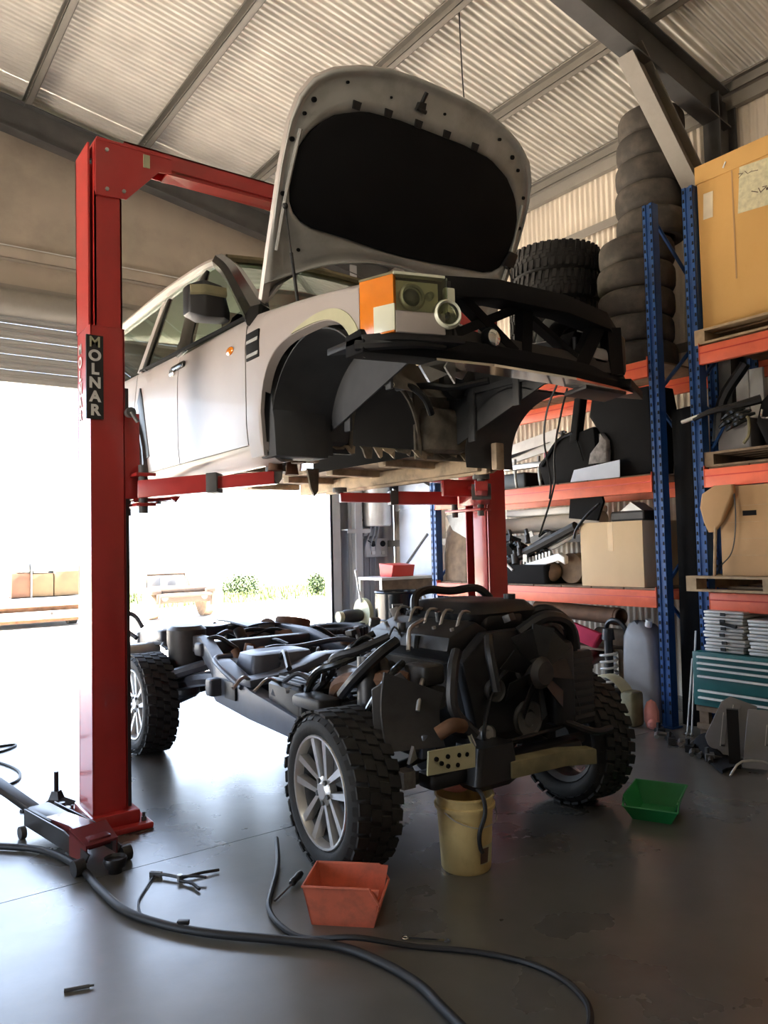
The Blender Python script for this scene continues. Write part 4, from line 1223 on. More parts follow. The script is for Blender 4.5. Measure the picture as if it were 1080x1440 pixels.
# ---- engine
eng = obj('engine_block', B().loft([[Vector((x, y, z)) for x, z in ((2.70, .52), (3.14, .52), (3.24, .74), (3.34, .98), (3.16, 1.08), (2.92, 1.0), (2.68, 1.08), (2.50, .98), (2.60, .74))] for y in (3.06, 3.84)]), EG, chassis, bevel=.012)
for s in (-1, 1):
    vc = obj('valve_cover', B().loft([[Vector((CX + .02 + s * x, y, z)) for x, z in ((.16, 1.06), (.40, .98), (.46, 1.05), (.44, 1.12), (.25, 1.19), (.16, 1.14))] for y in (3.08, 3.80)]), EB, chassis, bevel=.015)
    for k in range(5):
        obj('cover_bolt', B().cyl((CX + .02 + s * .36, 3.14 + k * .15, 1.12), (CX + .02 + s * .37, 3.14 + k * .15, 1.16), .012, n=6), MT['metal'], vc)
        obj('injector_pipe', B().tube([(CX + s * .30, 3.16 + k * .14, 1.15), (CX + s * .24, 3.17 + k * .14, 1.24), (CX + s * .10, 3.2 + k * .13, 1.20)], .009, 6, 4), MT['metal'], vc)
    obj('exhaust_manifold', B().tube([(CX + s * .46, 3.15, .92), (CX + s * .54, 3.4, .90), (CX + s * .54, 3.7, .84), (CX + s * .46, 3.9, .70)], .045, 8, 4), MT['rust'], chassis)
obj('intake_manifold', B().rbox((2.76, 3.12, 1.10), (3.10, 3.78, 1.24), .05), EB, chassis)
ec = obj('engine_cover', B().loft([[Vector((2.97 + q[0], 3.45 + q[1], z)) for q in rrect(w, l, .08)] for z, w, l in ((1.16, .50, .62), (1.22, .54, .66), (1.275, .44, .56), (1.285, .30, .40))]), EB, chassis, ang=50)
obj('oil_filler_cap', B().cyl((3.10, 3.25, 1.27), (3.10, 3.25, 1.31), .035, n=14), MT['black'], ec)
obj('loom_arch', B().tube([(2.68, 3.62, 1.20), (2.72, 3.66, 1.30), (2.84, 3.68, 1.335), (3.0, 3.66, 1.32), (3.18, 3.62, 1.33), (3.28, 3.6, 1.26)], .026, 8, 5), MT['black'], chassis)
obj('timing_cover', B().prism([(2.58, 3.06, .60), (3.24, 3.06, .60), (3.36, 3.06, 1.0), (3.18, 3.06, 1.14), (2.66, 3.06, 1.14), (2.48, 3.06, 1.0)], (0, -.08, 0)), EB, chassis, bevel=.02)
for (x, z, r, y, m) in ((2.92, .66, .095, 2.94, 'dark_steel'), (2.68, .84, .06, 2.94, 'dark_steel'), (3.16, .84, .065, 2.94, 'dark_steel'), (2.92, .92, .07, 2.94, 'dark_steel'), (3.28, .64, .055, 2.95, 'dark_steel'), (2.62, .62, .05, 2.95, 'metal')):
    obj('pulley', B().lathe([(0, 0), (r * .4, 0), (r * .5, .01), (r * .9, .01), (r, 0), (r * .93, .012), (r, .024), (r * .93, .036), (r, .05), (0, .05)], (x, y, z), (0, 1, 0), 26), MT[m], chassis)
belt_pts = [(2.63, 2.945, .80), (2.70, 2.945, .90), (2.90, 2.945, .995), (3.10, 2.945, .90), (3.22, 2.945, .86), (3.32, 2.945, .66), (3.26, 2.945, .59), (2.95, 2.945, .57), (2.62, 2.945, .575), (2.58, 2.945, .64)]
obj('drive_belt', B().tube(belt_pts + belt_pts[:1], .011, 6, 2), MT['black'], chassis)
fan = obj('cooling_fan', B().lathe([(0, -.04), (.06, -.04), (.085, -.01), (.085, .03), (.04, .05), (.03, .10), (0, .10)], (2.90, 2.84, .92), (0, 1, 0), 22), EG, chassis)
for k in range(9):
    a = 2 * PI * k / 9
    R_ = Matrix.Rotation(a, 3, 'Y')
    c = Vector((2.90, 2.85, .92))
    pts = [c + R_ @ Vector(q) for q in ((.06, -.012, -.03), (.24, -.03, -.06), (.25, .03, .045), (.06, .02, .03))]
    obj('fan_blade', B().prism(pts, (0, .008, .0)), EB, fan)
alt = obj('alternator', B().cyl((3.36, 3.0, .86), (3.36, 3.2, .86), .075, n=20), AD, chassis)
for k in range(12):
    a = 2 * PI * k / 12
    obj('cooling_slot', B().cbox((3.36 + .055 * math.cos(a), 2.995, .86 + .055 * math.sin(a)), (.03, .012, .008), (0, -a, 0)), MT['black_matt'], alt, smooth=False)
obj('steering_pump', B().cyl((2.50, 3.0, .84), (2.50, 3.18, .84), .06, n=16).rbox((2.42, 3.02, .90), (2.56, 3.2, 1.0), .02), EG, chassis)
obj('turbo', B().torus((2.40, 3.42, .92), .075, .045, (1, .2, 0), 20, 10).cyl((2.33, 3.40, .92), (2.52, 3.44, .92), .06, n=14), EG, chassis)
obj('sump', B().loft([[Vector((2.86 + q[0], 3.3 + q[1], z)) for q in rrect(w, l, .05)] for z, w, l in ((.30, .22, .26), (.36, .30, .40), (.54, .40, .64))]), EB, chassis)
obj('sump_guard', B().loft([[Vector((2.72 + q[0], 2.92 + q[1], z)) for q in rrect(w, l, .03)] for z, w, l in ((.385, .24, .14), (.42, .30, .20), (.60, .24, .20))]), MT['black'], chassis)
# front cross beam and light coloured bracket plate
obj('front_subframe', B().rbox((2.36, 2.90, .42), (3.46, 3.04, .50), .03), EB, chassis)
obj('steering_rack', B().cyl((2.2, 3.04, .46), (3.6, 3.04, .46), .032, n=12).tube([(2.2, 3.04, .46), (2.05, 3.1, .42)], .014, 8), EG, chassis)
obj('olive_beam', B().loft([[Vector((x, 2.84 + y, z + dz)) for y, dz in ((-.03, -.05), (.05, -.05), (.05, .04), (-.03, .035))] for x, z in ((2.80, .47), (3.2, .46), (3.46, .425))]), MT['olive'], chassis, bevel=.01)
bpl = obj('bracket_plate', B().prism([(2.28, 2.84, .53), (2.57, 2.83, .52), (2.575, 2.83, .635), (2.29, 2.84, .64)], (.002, .012, 0)), MT['plate_cream'], chassis, smooth=False)
for x, z in ((2.33, .60), (2.40, .60), (2.47, .595), (2.40, .555), (2.36, .575), (2.52, .59), (2.46, .55)):
    obj('hole', B().cyl((x, 2.828, z), (x, 2.845, z), .011, n=10), MT['black_matt'], bpl)
obj('copper_elbow', B().tube([(2.38, 2.88, .70), (2.44, 2.84, .74), (2.52, 2.86, .72)], .035, 10, 5), MT['rust'], chassis)
obj('bracket_foot', B().box((2.20, 2.92, .46), (2.27, 3.0, .54)).prism([(2.22, 2.9, .58), (2.25, 2.9, .66), (2.27, 2.9, .60)], (0, .02, 0)), MT['alu_dirty'], chassis, smooth=False)
obj('bright_bolt', B().cyl((2.545, 2.84, .68), (2.575, 2.84, .62), .012, n=8), MT['chrome'], chassis)
obj('side_shield', B().grid(lambda u, v: (lerp(2.18, 2.46, u), 3.02 - .10 * u + .04 * math.sin(3 * v), lerp(.62, 1.0, v) - .12 * u * v), 8, 8, (0, .012, 0)), EG, chassis)
obj('side_shield', B().prism([(2.16, 3.1, .64), (2.34, 2.98, .60), (2.42, 2.98, .82), (2.30, 3.06, .98), (2.18, 3.14, .90)], (.02, .03, 0)), EG, chassis, bevel=.006)
# radiator pack and air ducts on the right
obj('radiator_side_tank', B().rbox((3.24, 2.88, .60), (3.40, 2.98, 1.06), .04), MT['black'], chassis)
obj('oil_cooler', B().rbox((3.42, 2.94, .56), (3.62, 3.02, .98), .02), MT['black'], chassis)
for k in range(8):
    obj('cooler_fin', B().box((3.43, 2.935, .60 + k * .045), (3.61, 2.942, .625 + k * .045)), EG, chassis, smooth=False)
for pts, r, m in (
    (((3.05, 2.98, 1.12), (3.20, 2.92, 1.20), (3.42, 2.95, 1.14), (3.50, 3.0, .96), (3.48, 3.0, .70)), .034, 'black'),
    (((3.24, 3.2, 1.15), (3.42, 3.12, 1.22), (3.62, 3.1, 1.10), (3.66, 3.1, .90)), .028, 'black'),
    (((3.20, 3.5, 1.25), (3.40, 3.4, 1.24), (3.58, 3.3, 1.16), (3.74, 3.25, 1.06), (3.78, 3.22, .90)), .018, 'black'),
    (((3.0, 3.72, 1.24), (3.30, 3.7, 1.22), (3.55, 3.6, 1.14), (3.62, 3.5, 1.0)), .022, 'pipe_grey'),
    (((2.60, 2.98, 1.06), (2.52, 2.92, .98), (2.50, 2.90, .80), (2.62, 2.88, .66)), .030, 'black'),
    (((2.80, 2.95, 1.12), (2.74, 2.88, 1.04), (2.76, 2.86, .86)), .026, 'black'),
    (((2.46, 3.3, 1.1), (2.34, 3.3, 1.04), (2.26, 3.4, .92), (2.30, 3.6, .80)), .030, 'black'),
    (((2.56, 3.5, 1.10), (2.42, 3.6, 1.03), (2.34, 3.74, .98), (2.40, 3.86, .88), (2.36, 3.98, .76)), .024, 'black'),
    (((2.60, 3.7, 1.10), (2.48, 3.78, 1.02), (2.46, 3.9, .90), (2.38, 4.0, .84), (2.36, 4.1, .74)), .020, 'black_gloss'),
    (((2.44, 3.62, 1.00), (2.34, 3.70, .95), (2.28, 3.82, .90), (2.26, 3.9, .80), (2.32, 4.0, .72)), .022, 'black_gloss'),
    (((2.62, 3.85, 1.0), (2.50, 3.95, .92), (2.52, 4.1, .80), (2.62, 4.2, .74)), .018, 'metal'),
    (((2.42, 3.2, 1.0), (2.32, 3.16, .96), (2.24, 3.2, .84), (2.22, 3.3, .70)), .020, 'black_gloss'),
    (((2.52, 3.12, .96), (2.40, 3.02, .92), (2.34, 2.98, .80)), .012, 'metal'),
    (((2.64, 3.3, 1.2), (2.52, 3.26, 1.16), (2.46, 3.2, 1.06)), .012, 'metal'),
    (((3.3, 2.9, .62), (3.5, 2.86, .54), (3.7, 2.9, .52)), .020, 'black'),
):
    obj('hose', B().tube(pts, r, 8, 5), MT[m], chassis)
rnd = random.Random(3)
for k in range(44):       # small fittings over the engine and the left bank
    x, y = rnd.uniform(2.36, 3.3), rnd.uniform(3.05, 3.95)
    z = 1.14 + rnd.uniform(-.02, .08) - .5 * max(0, 2.66 - x) - .3 * max(0, x - 3.15)
    t_ = rnd.random()
    b = B()
    if t_ < .35:
        b.cbox((x, y, z), (rnd.uniform(.03, .08), rnd.uniform(.03, .08), rnd.uniform(.02, .06)), (rnd.uniform(-.4, .4), rnd.uniform(-.4, .4), rnd.uniform(0, 3)))
        obj('connector', b, MT[rnd.choice(['black', 'engine_grey', 'alu_dirty'])], chassis, bevel=.004)
    elif t_ < .7:
        a = rnd.uniform(0, 6.28)
        l = rnd.uniform(.08, .22)
        b.tube([(x, y, z), (x + l * .5 * math.cos(a), y + l * .5 * math.sin(a), z + rnd.uniform(.02, .06)), (x + l * math.cos(a), y + l * math.sin(a), z - .02)], rnd.uniform(.006, .013), 6, 4)
        obj('wire_loom', b, MT[rnd.choice(['black', 'black', 'metal'])], chassis)
    else:
        b.cyl((x, y, z - .03), (x + rnd.uniform(-.02, .02), y, z + .04), rnd.uniform(.012, .028), n=10)
        obj('sensor', b, MT[rnd.choice(['alu_dirty', 'black', 'metal', 'engine_grey'])], chassis)
for k in range(22):       # pipes, clips and brackets along the left rail
    x, y = rnd.uniform(2.22, 2.75), rnd.uniform(3.75, 4.7)
    z = .70 + rnd.uniform(0, .10) + .12 * max(0, 4.2 - y)
    b = B()
    if k % 2:
        a = rnd.uniform(0, 6.28)
        l = rnd.uniform(.15, .35)
        b.tube([(x, y, z), (x + l * .4 * math.cos(a), y + l * .5 * math.sin(a), z + .05), (x + l * .8 * math.cos(a), y + l * math.sin(a), z)], rnd.uniform(.008, .016), 6, 4)
        obj('brake_pipe', b, MT[rnd.choice(['black', 'chassis', 'metal'])], chassis)
    else:
        b.cbox((x, y, z - .02), (rnd.uniform(.04, .10), rnd.uniform(.05, .12), rnd.uniform(.02, .05)), (rnd.uniform(-.3, .3), rnd.uniform(-.3, .3), rnd.uniform(0, 3)))
        obj('pipe_bracket', b, MT[rnd.choice(['black', 'chassis', 'engine_grey'])], chassis, bevel=.005)
obj('left_loom_tray', B().rbox((2.16, 3.62, .71), (2.32, 3.92, .775), .02), MT['engine_grey'], chassis)

rnd = random.Random(29)
for k in range(60):       # lines, brackets and harness over the rear half of the frame
    x, y = rnd.uniform(2.35, 3.55), rnd.uniform(4.75, 6.9)
    z = .74 + rnd.uniform(0, .12) + .06 * max(0, y - 5.5)
    b = B()
    if k % 3 == 0:
        a = rnd.uniform(0, 6.28)
        l = rnd.uniform(.2, .5)
        b.tube([(x, y, z), (x + l * .4 * math.cos(a), y + l * .5 * math.sin(a), z + rnd.uniform(.0, .08)), (x + l * .8 * math.cos(a), y + l * math.sin(a), z - .02)], rnd.uniform(.01, .022), 6, 4)
        obj('brake_pipe', b, MT[rnd.choice(['black', 'chassis', 'black'])], chassis)
    elif k % 3 == 1:
        b.cbox((x, y, z - .04), (rnd.uniform(.05, .16), rnd.uniform(.06, .18), rnd.uniform(.03, .09)), (rnd.uniform(-.3, .3), rnd.uniform(-.3, .3), rnd.uniform(0, 3)))
        obj('pipe_bracket', b, MT[rnd.choice(['black', 'chassis', 'engine_grey'])], chassis, bevel=.008)
    else:
        b.cyl((x, y, z - .05), (x + rnd.uniform(-.05, .05), y + rnd.uniform(-.05, .05), z + .03), rnd.uniform(.02, .05), n=12)
        obj('valve_block', b, MT[rnd.choice(['black', 'chassis', 'rust', 'engine_grey'])], chassis)
# the engine sits a little to the right of the frame's centre line
for o in chassis.children:
    if o.name.split('.')[0] in ('valve_cover', 'intake_manifold', 'engine_cover', 'loom_arch', 'connector', 'wire_loom', 'sensor', 'engine_block', 'timing_cover', 'cooling_fan', 'pulley', 'drive_belt'):
        o.location.x += .16

# ============================================================ PALLET RACKING
RB, RO = MT['rack_blue'], MT['rack_orange']
def upright(x, y, parent, h=4.58, sgn=1):
    b = B()
    w, t = .10, .004
    # open channel: front web with return flanges
    b.box((x, y - w / 2, .01), (x + t, y - .018, h)).box((x, y + .018, .01), (x + t, y + w / 2, h)).box((x + .012, y - .02, .01), (x + .016, y + .02, h))
    b.box((x, y - .02, .01), (x + .016, y - .017, h)).box((x, y + .017, .01), (x + .016, y + .02, h))
    b.box((x, y - w / 2, .01), (x + .09, y - w / 2 + t, h)).box((x, y + w / 2 - t, .01), (x + .09, y + w / 2, h))
    o = obj('upright', b, RB, parent, smooth=False)
    k = B()
    z = .12
    while z < h - .05:
        for dy in (-.034, .034):
            k.hexa([(x - .0015, y + dy - .009, z), (x + .001, y + dy - .009, z), (x + .001, y + dy + .009, z), (x - .0015, y + dy + .009, z),
                    (x - .0015, y + dy - .006, z + .03), (x + .001, y + dy - .006, z + .03), (x + .001, y + dy + .006, z + .03), (x - .0015, y + dy + .006, z + .03)])
        z += .076
    s = obj('slots', k, MT['black_matt'], o, smooth=False)
    s['kind'] = 'stuff'
    obj('foot_plate', B().box((x - .03, y - .07, 0), (x + .12, y + .07, .01)), RB, o, smooth=False)
    return o
def rack(label, y0, y1, levels, x0=5.85, x1=6.78, bh=.15, h=4.58):
    r = thing('pallet_rack', label, 'rack', (x0 + .45, (y0 + y1) / 2, 0), 'pallet racks along the corrugated wall')
    for y in (y0, y1):
        for x in (x0, x1):
            upright(x, y, r, h)
        for k in range(5):
            z = .35 + k * .85
            za, zb = (z, z + .75) if k % 2 else (z + .75, z)
            obj('frame_brace', B().tube([(x0 + .05, y, za), (x1 + .02, y, zb)], .018, 6), RB, r, smooth=False)
    for z in levels:
        for x in (x0 - .012, x1 + .012):
            b = B().box((x, y0 + .05, z - bh), (x + .05, y1 - .05, z))
            b.box((x - .003, y0 + .052, z - bh), (x + .06, y0 + .058, z + .03)).box((x - .003, y1 - .058, z - bh), (x + .06, y1 - .052, z + .03))
            o = obj('beam', b, RO, r, bevel=.004)
            obj('beam_seam', B().box((x - .0015, y0 + .06, z - bh * .42), (x + .001, y1 - .06, z - bh * .36)), MT['red_plastic'], o, smooth=False)
        n = 8
        for k in range(n):
            ya = y0 + .06 + (y1 - y0 - .12) * k / n
            obj('deck_board', B().box((x0 + .04, ya, z), (x1 + .03, ya + (y1 - y0 - .12) / n - .012, z + .016)), MT['timber_dark'], r, smooth=False)
    return r
rack('long pallet rack behind the lift with orange beams, tyres on its top deck', 3.99, 7.06, (1.17, 2.18, 3.20))
rack('pallet rack at the right edge holding the tall carton on its top deck', .70, 3.60, (1.17, 2.18, 3.20))
D0 = .016        # deck thickness

def pallet(x0, y0, z, lx, ly, label, m='timber'):
    p = thing('timber_pallet', label, 'pallet', (x0 + lx / 2, y0 + ly / 2, z), 'timber pallets on the rack')
    for i in range(3):
        obj('bearer', B().box((x0, y0 + i * (ly - .09) / 2, z + .018), (x0 + lx, y0 + .09 + i * (ly - .09) / 2, z + .105)), MT[m], p, smooth=False)
    n = 6
    for k in range(n):
        xa = x0 + k * (lx - .10) / (n - 1)
        obj('top_board', B().box((xa, y0, z + .105), (xa + .10, y0 + ly, z + .124)), MT[m], p, smooth=False)
    for k in range(3):
        xa = x0 + k * (lx - .10) / 2
        obj('bottom_board', B().box((xa, y0, z), (xa + .10, y0 + ly, z + .018)), MT[m], p, smooth=False)
    return p

def tyre_mesh(b, R, w, r_in, n=40, lugs=0):
    prof = [(r_in, -w / 2 + .03), (r_in + .012, -w / 2 + .006), (r_in + .05, -w / 2), (R - .05, -w / 2 - .004), (R - .02, -w / 2 + .015), (R - .004, -w / 2 + .05), (R, -.03), (R, .03), (R - .004, w / 2 - .05), (R - .02, w / 2 - .015), (R - .05, w / 2 + .004), (r_in + .05, w / 2), (r_in + .012, w / 2 - .006), (r_in, w / 2 - .03), (r_in + .01, -w / 2 + .04)]
    b.lathe(prof, (0, 0, 0), (0, 0, 1), n, closed=True)
    for k in range(lugs):
        a = 2 * PI * k / lugs
        for z0, z1, da in ((-w * .46, -w * .14, .04), (w * .14, w * .46, .04)):
            a_ = a + (PI / lugs if z0 > 0 else 0)
            pts = []
            for rr in (R - .015, R + .010):
                for zz, aa in ((z0, a_ - da), (z1, a_ - da + .03), (z1, a_ + da + .03), (z0, a_ + da)):
                    pts.append((rr * math.cos(aa), rr * math.sin(aa), zz))
            b.hexa(pts)
        for zz, off in ((-w * .07, 0), (w * .07, PI / lugs)):
            a_ = a + off
            pts = []
            for rr in (R - .01, R + .008):
                for z_, aa in ((zz - w * .055, a_ - .035), (zz + w * .055, a_ - .035), (zz + w * .055, a_ + .035), (zz - w * .055, a_ + .035)):
                    pts.append((rr * math.cos(aa), rr * math.sin(aa), z_))
            b.hexa(pts)
    return b
def loose_tyre(R, w, r_in, m, lugs, grp):
    b = tyre_mesh(B(), R, w, r_in, 40, lugs)
    o = obj('tyre', b, MT[m], None, ang=40, origin=(0, 0, 0))
    return tag(o, 'tyre', 'tyre', grp)
ords = ['bottom', 'second', 'third', 'fourth', 'fifth', 'sixth', 'seventh', 'eighth', 'ninth', 'topmost']
# tall leaning column: ten tyres, the upper ones smaller
zz = 3.20 + D0
spec_ = [(.37, .255, 6.36, 4.50), (.365, .25, 6.345, 4.515), (.36, .25, 6.36, 4.50), (.365, .245, 6.36, 4.49), (.355, .24, 6.375, 4.485),
         (.33, .25, 6.46, 4.36), (.325, .245, 6.455, 4.365), (.32, .24, 6.46, 4.36), (.315, .235, 6.465, 4.35), (.31, .235, 6.475, 4.335)]
src = {}
for k, (R, w, x, y) in enumerate(spec_):
    key = 'big' if k < 5 else 'small'
    if key not in src:
        o = loose_tyre(.36 if key == 'big' else .32, .25 if key == 'big' else .24, .20, 'tyre_old', 0, 'tyres in the tall column on the rack')
        src[key] = o
    else:
        o = src[key].copy()
        COL.objects.link(o)
    sx = R / (.36 if key == 'big' else .32)
    sz = w / (.25 if key == 'big' else .24)
    o.matrix_basis = Matrix.Translation((x, y, zz + w / 2 + .004)) @ Matrix.Rotation(k * .7, 4, 'Z') @ Matrix.Diagonal((sx, sx, sz, 1))
    WL[o.name] = o.matrix_basis
    o['group'] = 'tyres in the tall column on the rack'
    o['category'] = 'tyre'
    o['label'] = ('wide dusty black tyre in the tall column beside the blue uprights, %s from the deck' if k < 5 else 'narrower brownish tyre in the upper half of the tall column, %s from the deck') % (ords[k] if k < 9 else 'topmost, tenth')
    zz += w + .008
# pile of large mud tyres to the left of the column
zz = 3.20 + D0
m0 = None
for k in range(5):
    if m0 is None:
        m0 = loose_tyre(.47, .29, .22, 'rubber', 40, 'large mud tyres piled on the rack')
        o = m0
    else:
        o = m0.copy()
        COL.objects.link(o)
    dx = (0, .01, -.015, .01, .0)[k]
    o.matrix_basis = Matrix.Translation((6.36 + dx, 5.50 - dx, zz + .155)) @ Matrix.Rotation(k * .4, 4, 'Z')
    WL[o.name] = o.matrix_basis
    o['group'] = 'large mud tyres piled on the rack'
    o['category'] = 'tyre'
    o['label'] = 'large chunky black mud tyre in the pile left of the tall column, %s of five' % ('bottom', 'second', 'middle', 'fourth', 'topmost')[k]
    zz += .302
b = tyre_mesh(B(Matrix.Translation((5.90, 4.97, 3.585)) @ Matrix.Rotation(math.radians(-84), 4, 'Y')), .36, .24, .20, 40, 34)
top('tyre', b, MT['rubber'], 'black tyre standing upright on the top deck in front of the tyre column', 'tyre', None, ang=40)

# ---------------------------------------------------------------- boxes
def carton(name, lo, hi, m, label, lid=None, seam=True, group=None, rz=0.0):
    c = thing(name, label, 'box', ((lo[0] + hi[0]) / 2, (lo[1] + hi[1]) / 2, lo[2]), group)
    M = Matrix.Translation(c.matrix_basis.translation) @ Matrix.Rotation(rz, 4, 'Z')
    c.matrix_basis = M
    WL[c.name] = M
    hx, hy, h = (hi[0] - lo[0]) / 2, (hi[1] - lo[1]) / 2, hi[2] - lo[2]
    obj('carton_body', B().box((-hx, -hy, 0), (hx, hy, h)), m, c, bevel=.006, local=True)
    if seam:
        obj('tape', B().box((-hx - .0012, -.03, h * .55), (-hx + .001, .03, h)).box((-hx, -.03, h), (hx, .03, h + .0015)), MT['tape'], c, smooth=False, local=True)
        obj('flap', B().box((-hx, -hy, h), (hx, -.004, h + .005)), m, c, smooth=False, local=True)
        obj('flap', B().box((-hx, .004, h), (hx, hy, h + .005)), m, c, smooth=False, local=True)
    if lid:
        obj('lid', B().box((-hx - .012, -hy - .012, h - lid), (hx + .012, hy + .012, h + .012)), m, c, bevel=.006, local=True)
    return c
pallet(5.84, 2.0, 3.20 + D0, 1.0, 1.58, 'timber pallet under the tall yellow carton on the top deck')
bigc = carton('tall_carton', (5.90, 2.02, 3.342), (6.75, 3.535, 4.72), MT['card'], 'tall yellow-brown carton with taped labels on the top deck at right', lid=.14, seam=False)
hx = -.425
def on_big(y, z, w, h, m, name, tilt=0.0):
    return obj(name, B().cbox((hx - .0015, y, z), (.002, w, h), (tilt, 0, 0)), MT[m], bigc, smooth=False, local=True)
on_big(.665, 1.03, .085, .215, 'paper_white', 'sticker', .05)
lab = on_big(.26, 1.04, .28, .37, 'paper', 'paper_label', .08)
ink = B()
rnd = random.Random(11)
for (yy, zz_, ww, hh, t_) in ((.38, 1.18, .035, .006, .3), (.375, 1.165, .05, .005, -.6), (.33, 1.17, .04, .005, .9), (.30, 1.16, .03, .005, -.2), (.26, 1.155, .05, .005, .2), (.27, .99, .06, .007, .5), (.23, .985, .05, .006, 1.2), (.20, .98, .05, .007, -.5), (.19, 1.0, .04, .006, .2), (.17, .975, .02, .02, 0)):
    ink.cbox((hx - .003, yy, zz_), (.001, ww, hh), (t_, 0, 0))
b_ink = B(W(bigc))
b_ink.v, b_ink.f = [tuple(W(bigc) @ Vector(q)) for q in ink.v], ink.f
o = obj('handwriting', b_ink, MT['label_dark'], lab, smooth=False)
o['kind'] = 'stuff'
on_big(.45, .80, .012, .9, 'card_dark', 'crease')
obj('nail', B().cbox((hx - .02, .50, 1.30), (.004, .012, .05), (.5, 0, 0)), MT['white'], bigc, smooth=False, local=True)
carton('carton', (5.90, 4.20, 1.17 + D0 + .002), (6.55, 4.90, 1.785), MT['card_pale'], 'pale square carton standing on the lowest orange beam beside the blue upright', rz=.0)
pallet(5.70, 2.30, 1.17 + D0, 1.05, 1.36, 'grey-brown timber pallet jutting out over the lowest beam of the right rack')
bc = carton('carton', (5.80, 2.36, 1.17 + D0 + .126), (6.55, 3.40, 2.02), MT['card_dark'], 'brown carton with a dark hand hole on the jutting pallet', seam=False)
obj('hand_hole', B().box((-.377, .22, .47), (-.37, .33, .51)), MT['black_matt'], bc, smooth=False, local=True)
for k in range(4):
    obj('crease', B().box((-.3765, -.5, .16 + k * .13), (-.374, .5, .163 + k * .13)), MT['timber'], bc, smooth=False, local=True)
pallet(5.86, 2.30, 2.18 + D0, .9, 1.26, 'dark timber pallet carrying black car parts on the middle beam at right', 'timber_dark')
# torn paper bag over the carton's corner, broom handle leaning
bg = obj('paper_bag', B().loft([[Vector((5.745 + q[0], 3.42 + q[1] + dy, z)) for q in rrect(w, l, .02)] for z, w, l, dy in ((1.66, .03, .06, .02), (1.74, .05, .16, .0), (1.86, .08, .24, -.02), (1.97, .06, .27, -.05), (2.03, .05, .16, -.1))]), MT['card_dark'], None, ang=60)
tag(bg, 'torn brown paper bag drooping beside the brown carton', 'bag')
top('wooden_stick', B().cyl((5.735, 3.43, 1.31), (5.735, 3.40, 1.75), .012, n=8), MT['timber'], 'thin wooden stick standing on the jutting pallet under the torn bag', 'stick')
top('black_cable', B().tube([(5.76, 3.30, 2.03), (5.74, 3.24, 1.95), (5.74, 3.24, 1.7), (5.74, 3.28, 1.5), (5.745, 3.37, 1.40)], .005, 6, 6), MT['black'], 'thin black cable hanging down the front of the brown carton', 'cable')

# ---------------------------------------------------------------- right rack, middle deck: car parts
zp = 2.18 + D0 + .126
for k, (y0, y1) in enumerate(((3.36, 3.47), (3.235, 3.35))):
    top('white_board', B().box((6.25, y0, zp), (6.28, y1, 3.02)), MT['white'], ('narrow' if k else 'left') + ' upright white board behind the black parts at right' if k == 0 else 'right upright white board behind the black parts at right', 'board', 'white boards', bevel=.003)
top('black_bumper', B().tube([(6.02, 3.52, 2.42), (6.0, 3.45, 2.75), (6.02, 3.25, 3.02)], .045, 8, 4), MT['black'], 'slanting black tube leaning in front of the white boards', 'car part')
top('front_seat', B().loft([[Vector((6.15 + q[0] + dx, 2.75 + q[1], z)) for q in rrect(w, l, .08)] for z, w, l, dx in ((zp, .46, .66, 0), (zp + .2, .50, .80, 0), (zp + .36, .44, .74, 0), (zp + .52, .26, .62, .08), (zp + .72, .18, .46, .12))]), MT['black_matt'], 'bulky black car seat shape on the middle pallet at the right edge', 'car seat', ang=60)
ch = obj('handbrake_bundle', B().tube([(5.81, 3.60, 2.60), (5.82, 3.45, 2.645), (5.87, 3.30, 2.66), (5.95, 3.1, 2.70)], lambda t: .018 + .02 * t, 8, 4), MT['black'], None)
tag(ch, 'black lever pointing left over the middle pallet, with bright tip', 'car part')
obj('bright_tip', B().cyl((5.805, 3.705, 2.592), (5.812, 3.53, 2.625), .016, n=10), MT['white'], ch)
for k, (y, z, a) in enumerate(((3.30, 2.60, .2), (3.25, 2.57, .3), (3.33, 2.53, .25), (3.27, 2.50, .35), (3.22, 2.55, .1))):
    b = B().tube([(5.88, y + .09, z - .02), (5.86, y, z + .02), (5.89, y - .1, z + .03 + a * .05)], lambda t: .028 * (1 - .6 * abs(2 * t - 1)), 8, 4)
    top('black_clip', b, MT['black_gloss'], 'glossy black claw-like plastic clip, %s in the cluster at right' % ('first', 'second', 'third', 'fourth', 'fifth')[k], 'car part', 'claw clips')
b = B().tube([(5.87, 3.20, 2.58), (5.86, 3.16, 2.54), (5.87, 3.17, 2.42), (5.88, 3.22, 2.36)], .012, 6, 5)
top('brass_hook', b, MT['olive'], 'small dull brass hook hanging under the black clips', 'hook')
top('chrome_bracket', B().tube([(5.86, 3.05, 2.60), (5.85, 3.05, 2.54), (5.86, 2.98, 2.53), (5.87, 2.97, 2.60)], .008, 6, 4), MT['chrome'], 'small bright wire bracket on the black seat at right', 'bracket')
top('grey_crate', B().rbox((5.98, 3.22, zp), (6.22, 3.50, zp + .26), .02), MT['grey_panel'], 'plain grey crate under the black clips on the middle pallet', 'crate')
top('blue_brace_tube', B().tube([(5.95, 3.53, 2.36), (5.98, 3.42, 2.55)], .012, 6), MT['rack_blue'], 'short slanting blue tube low on the middle pallet', 'tube')

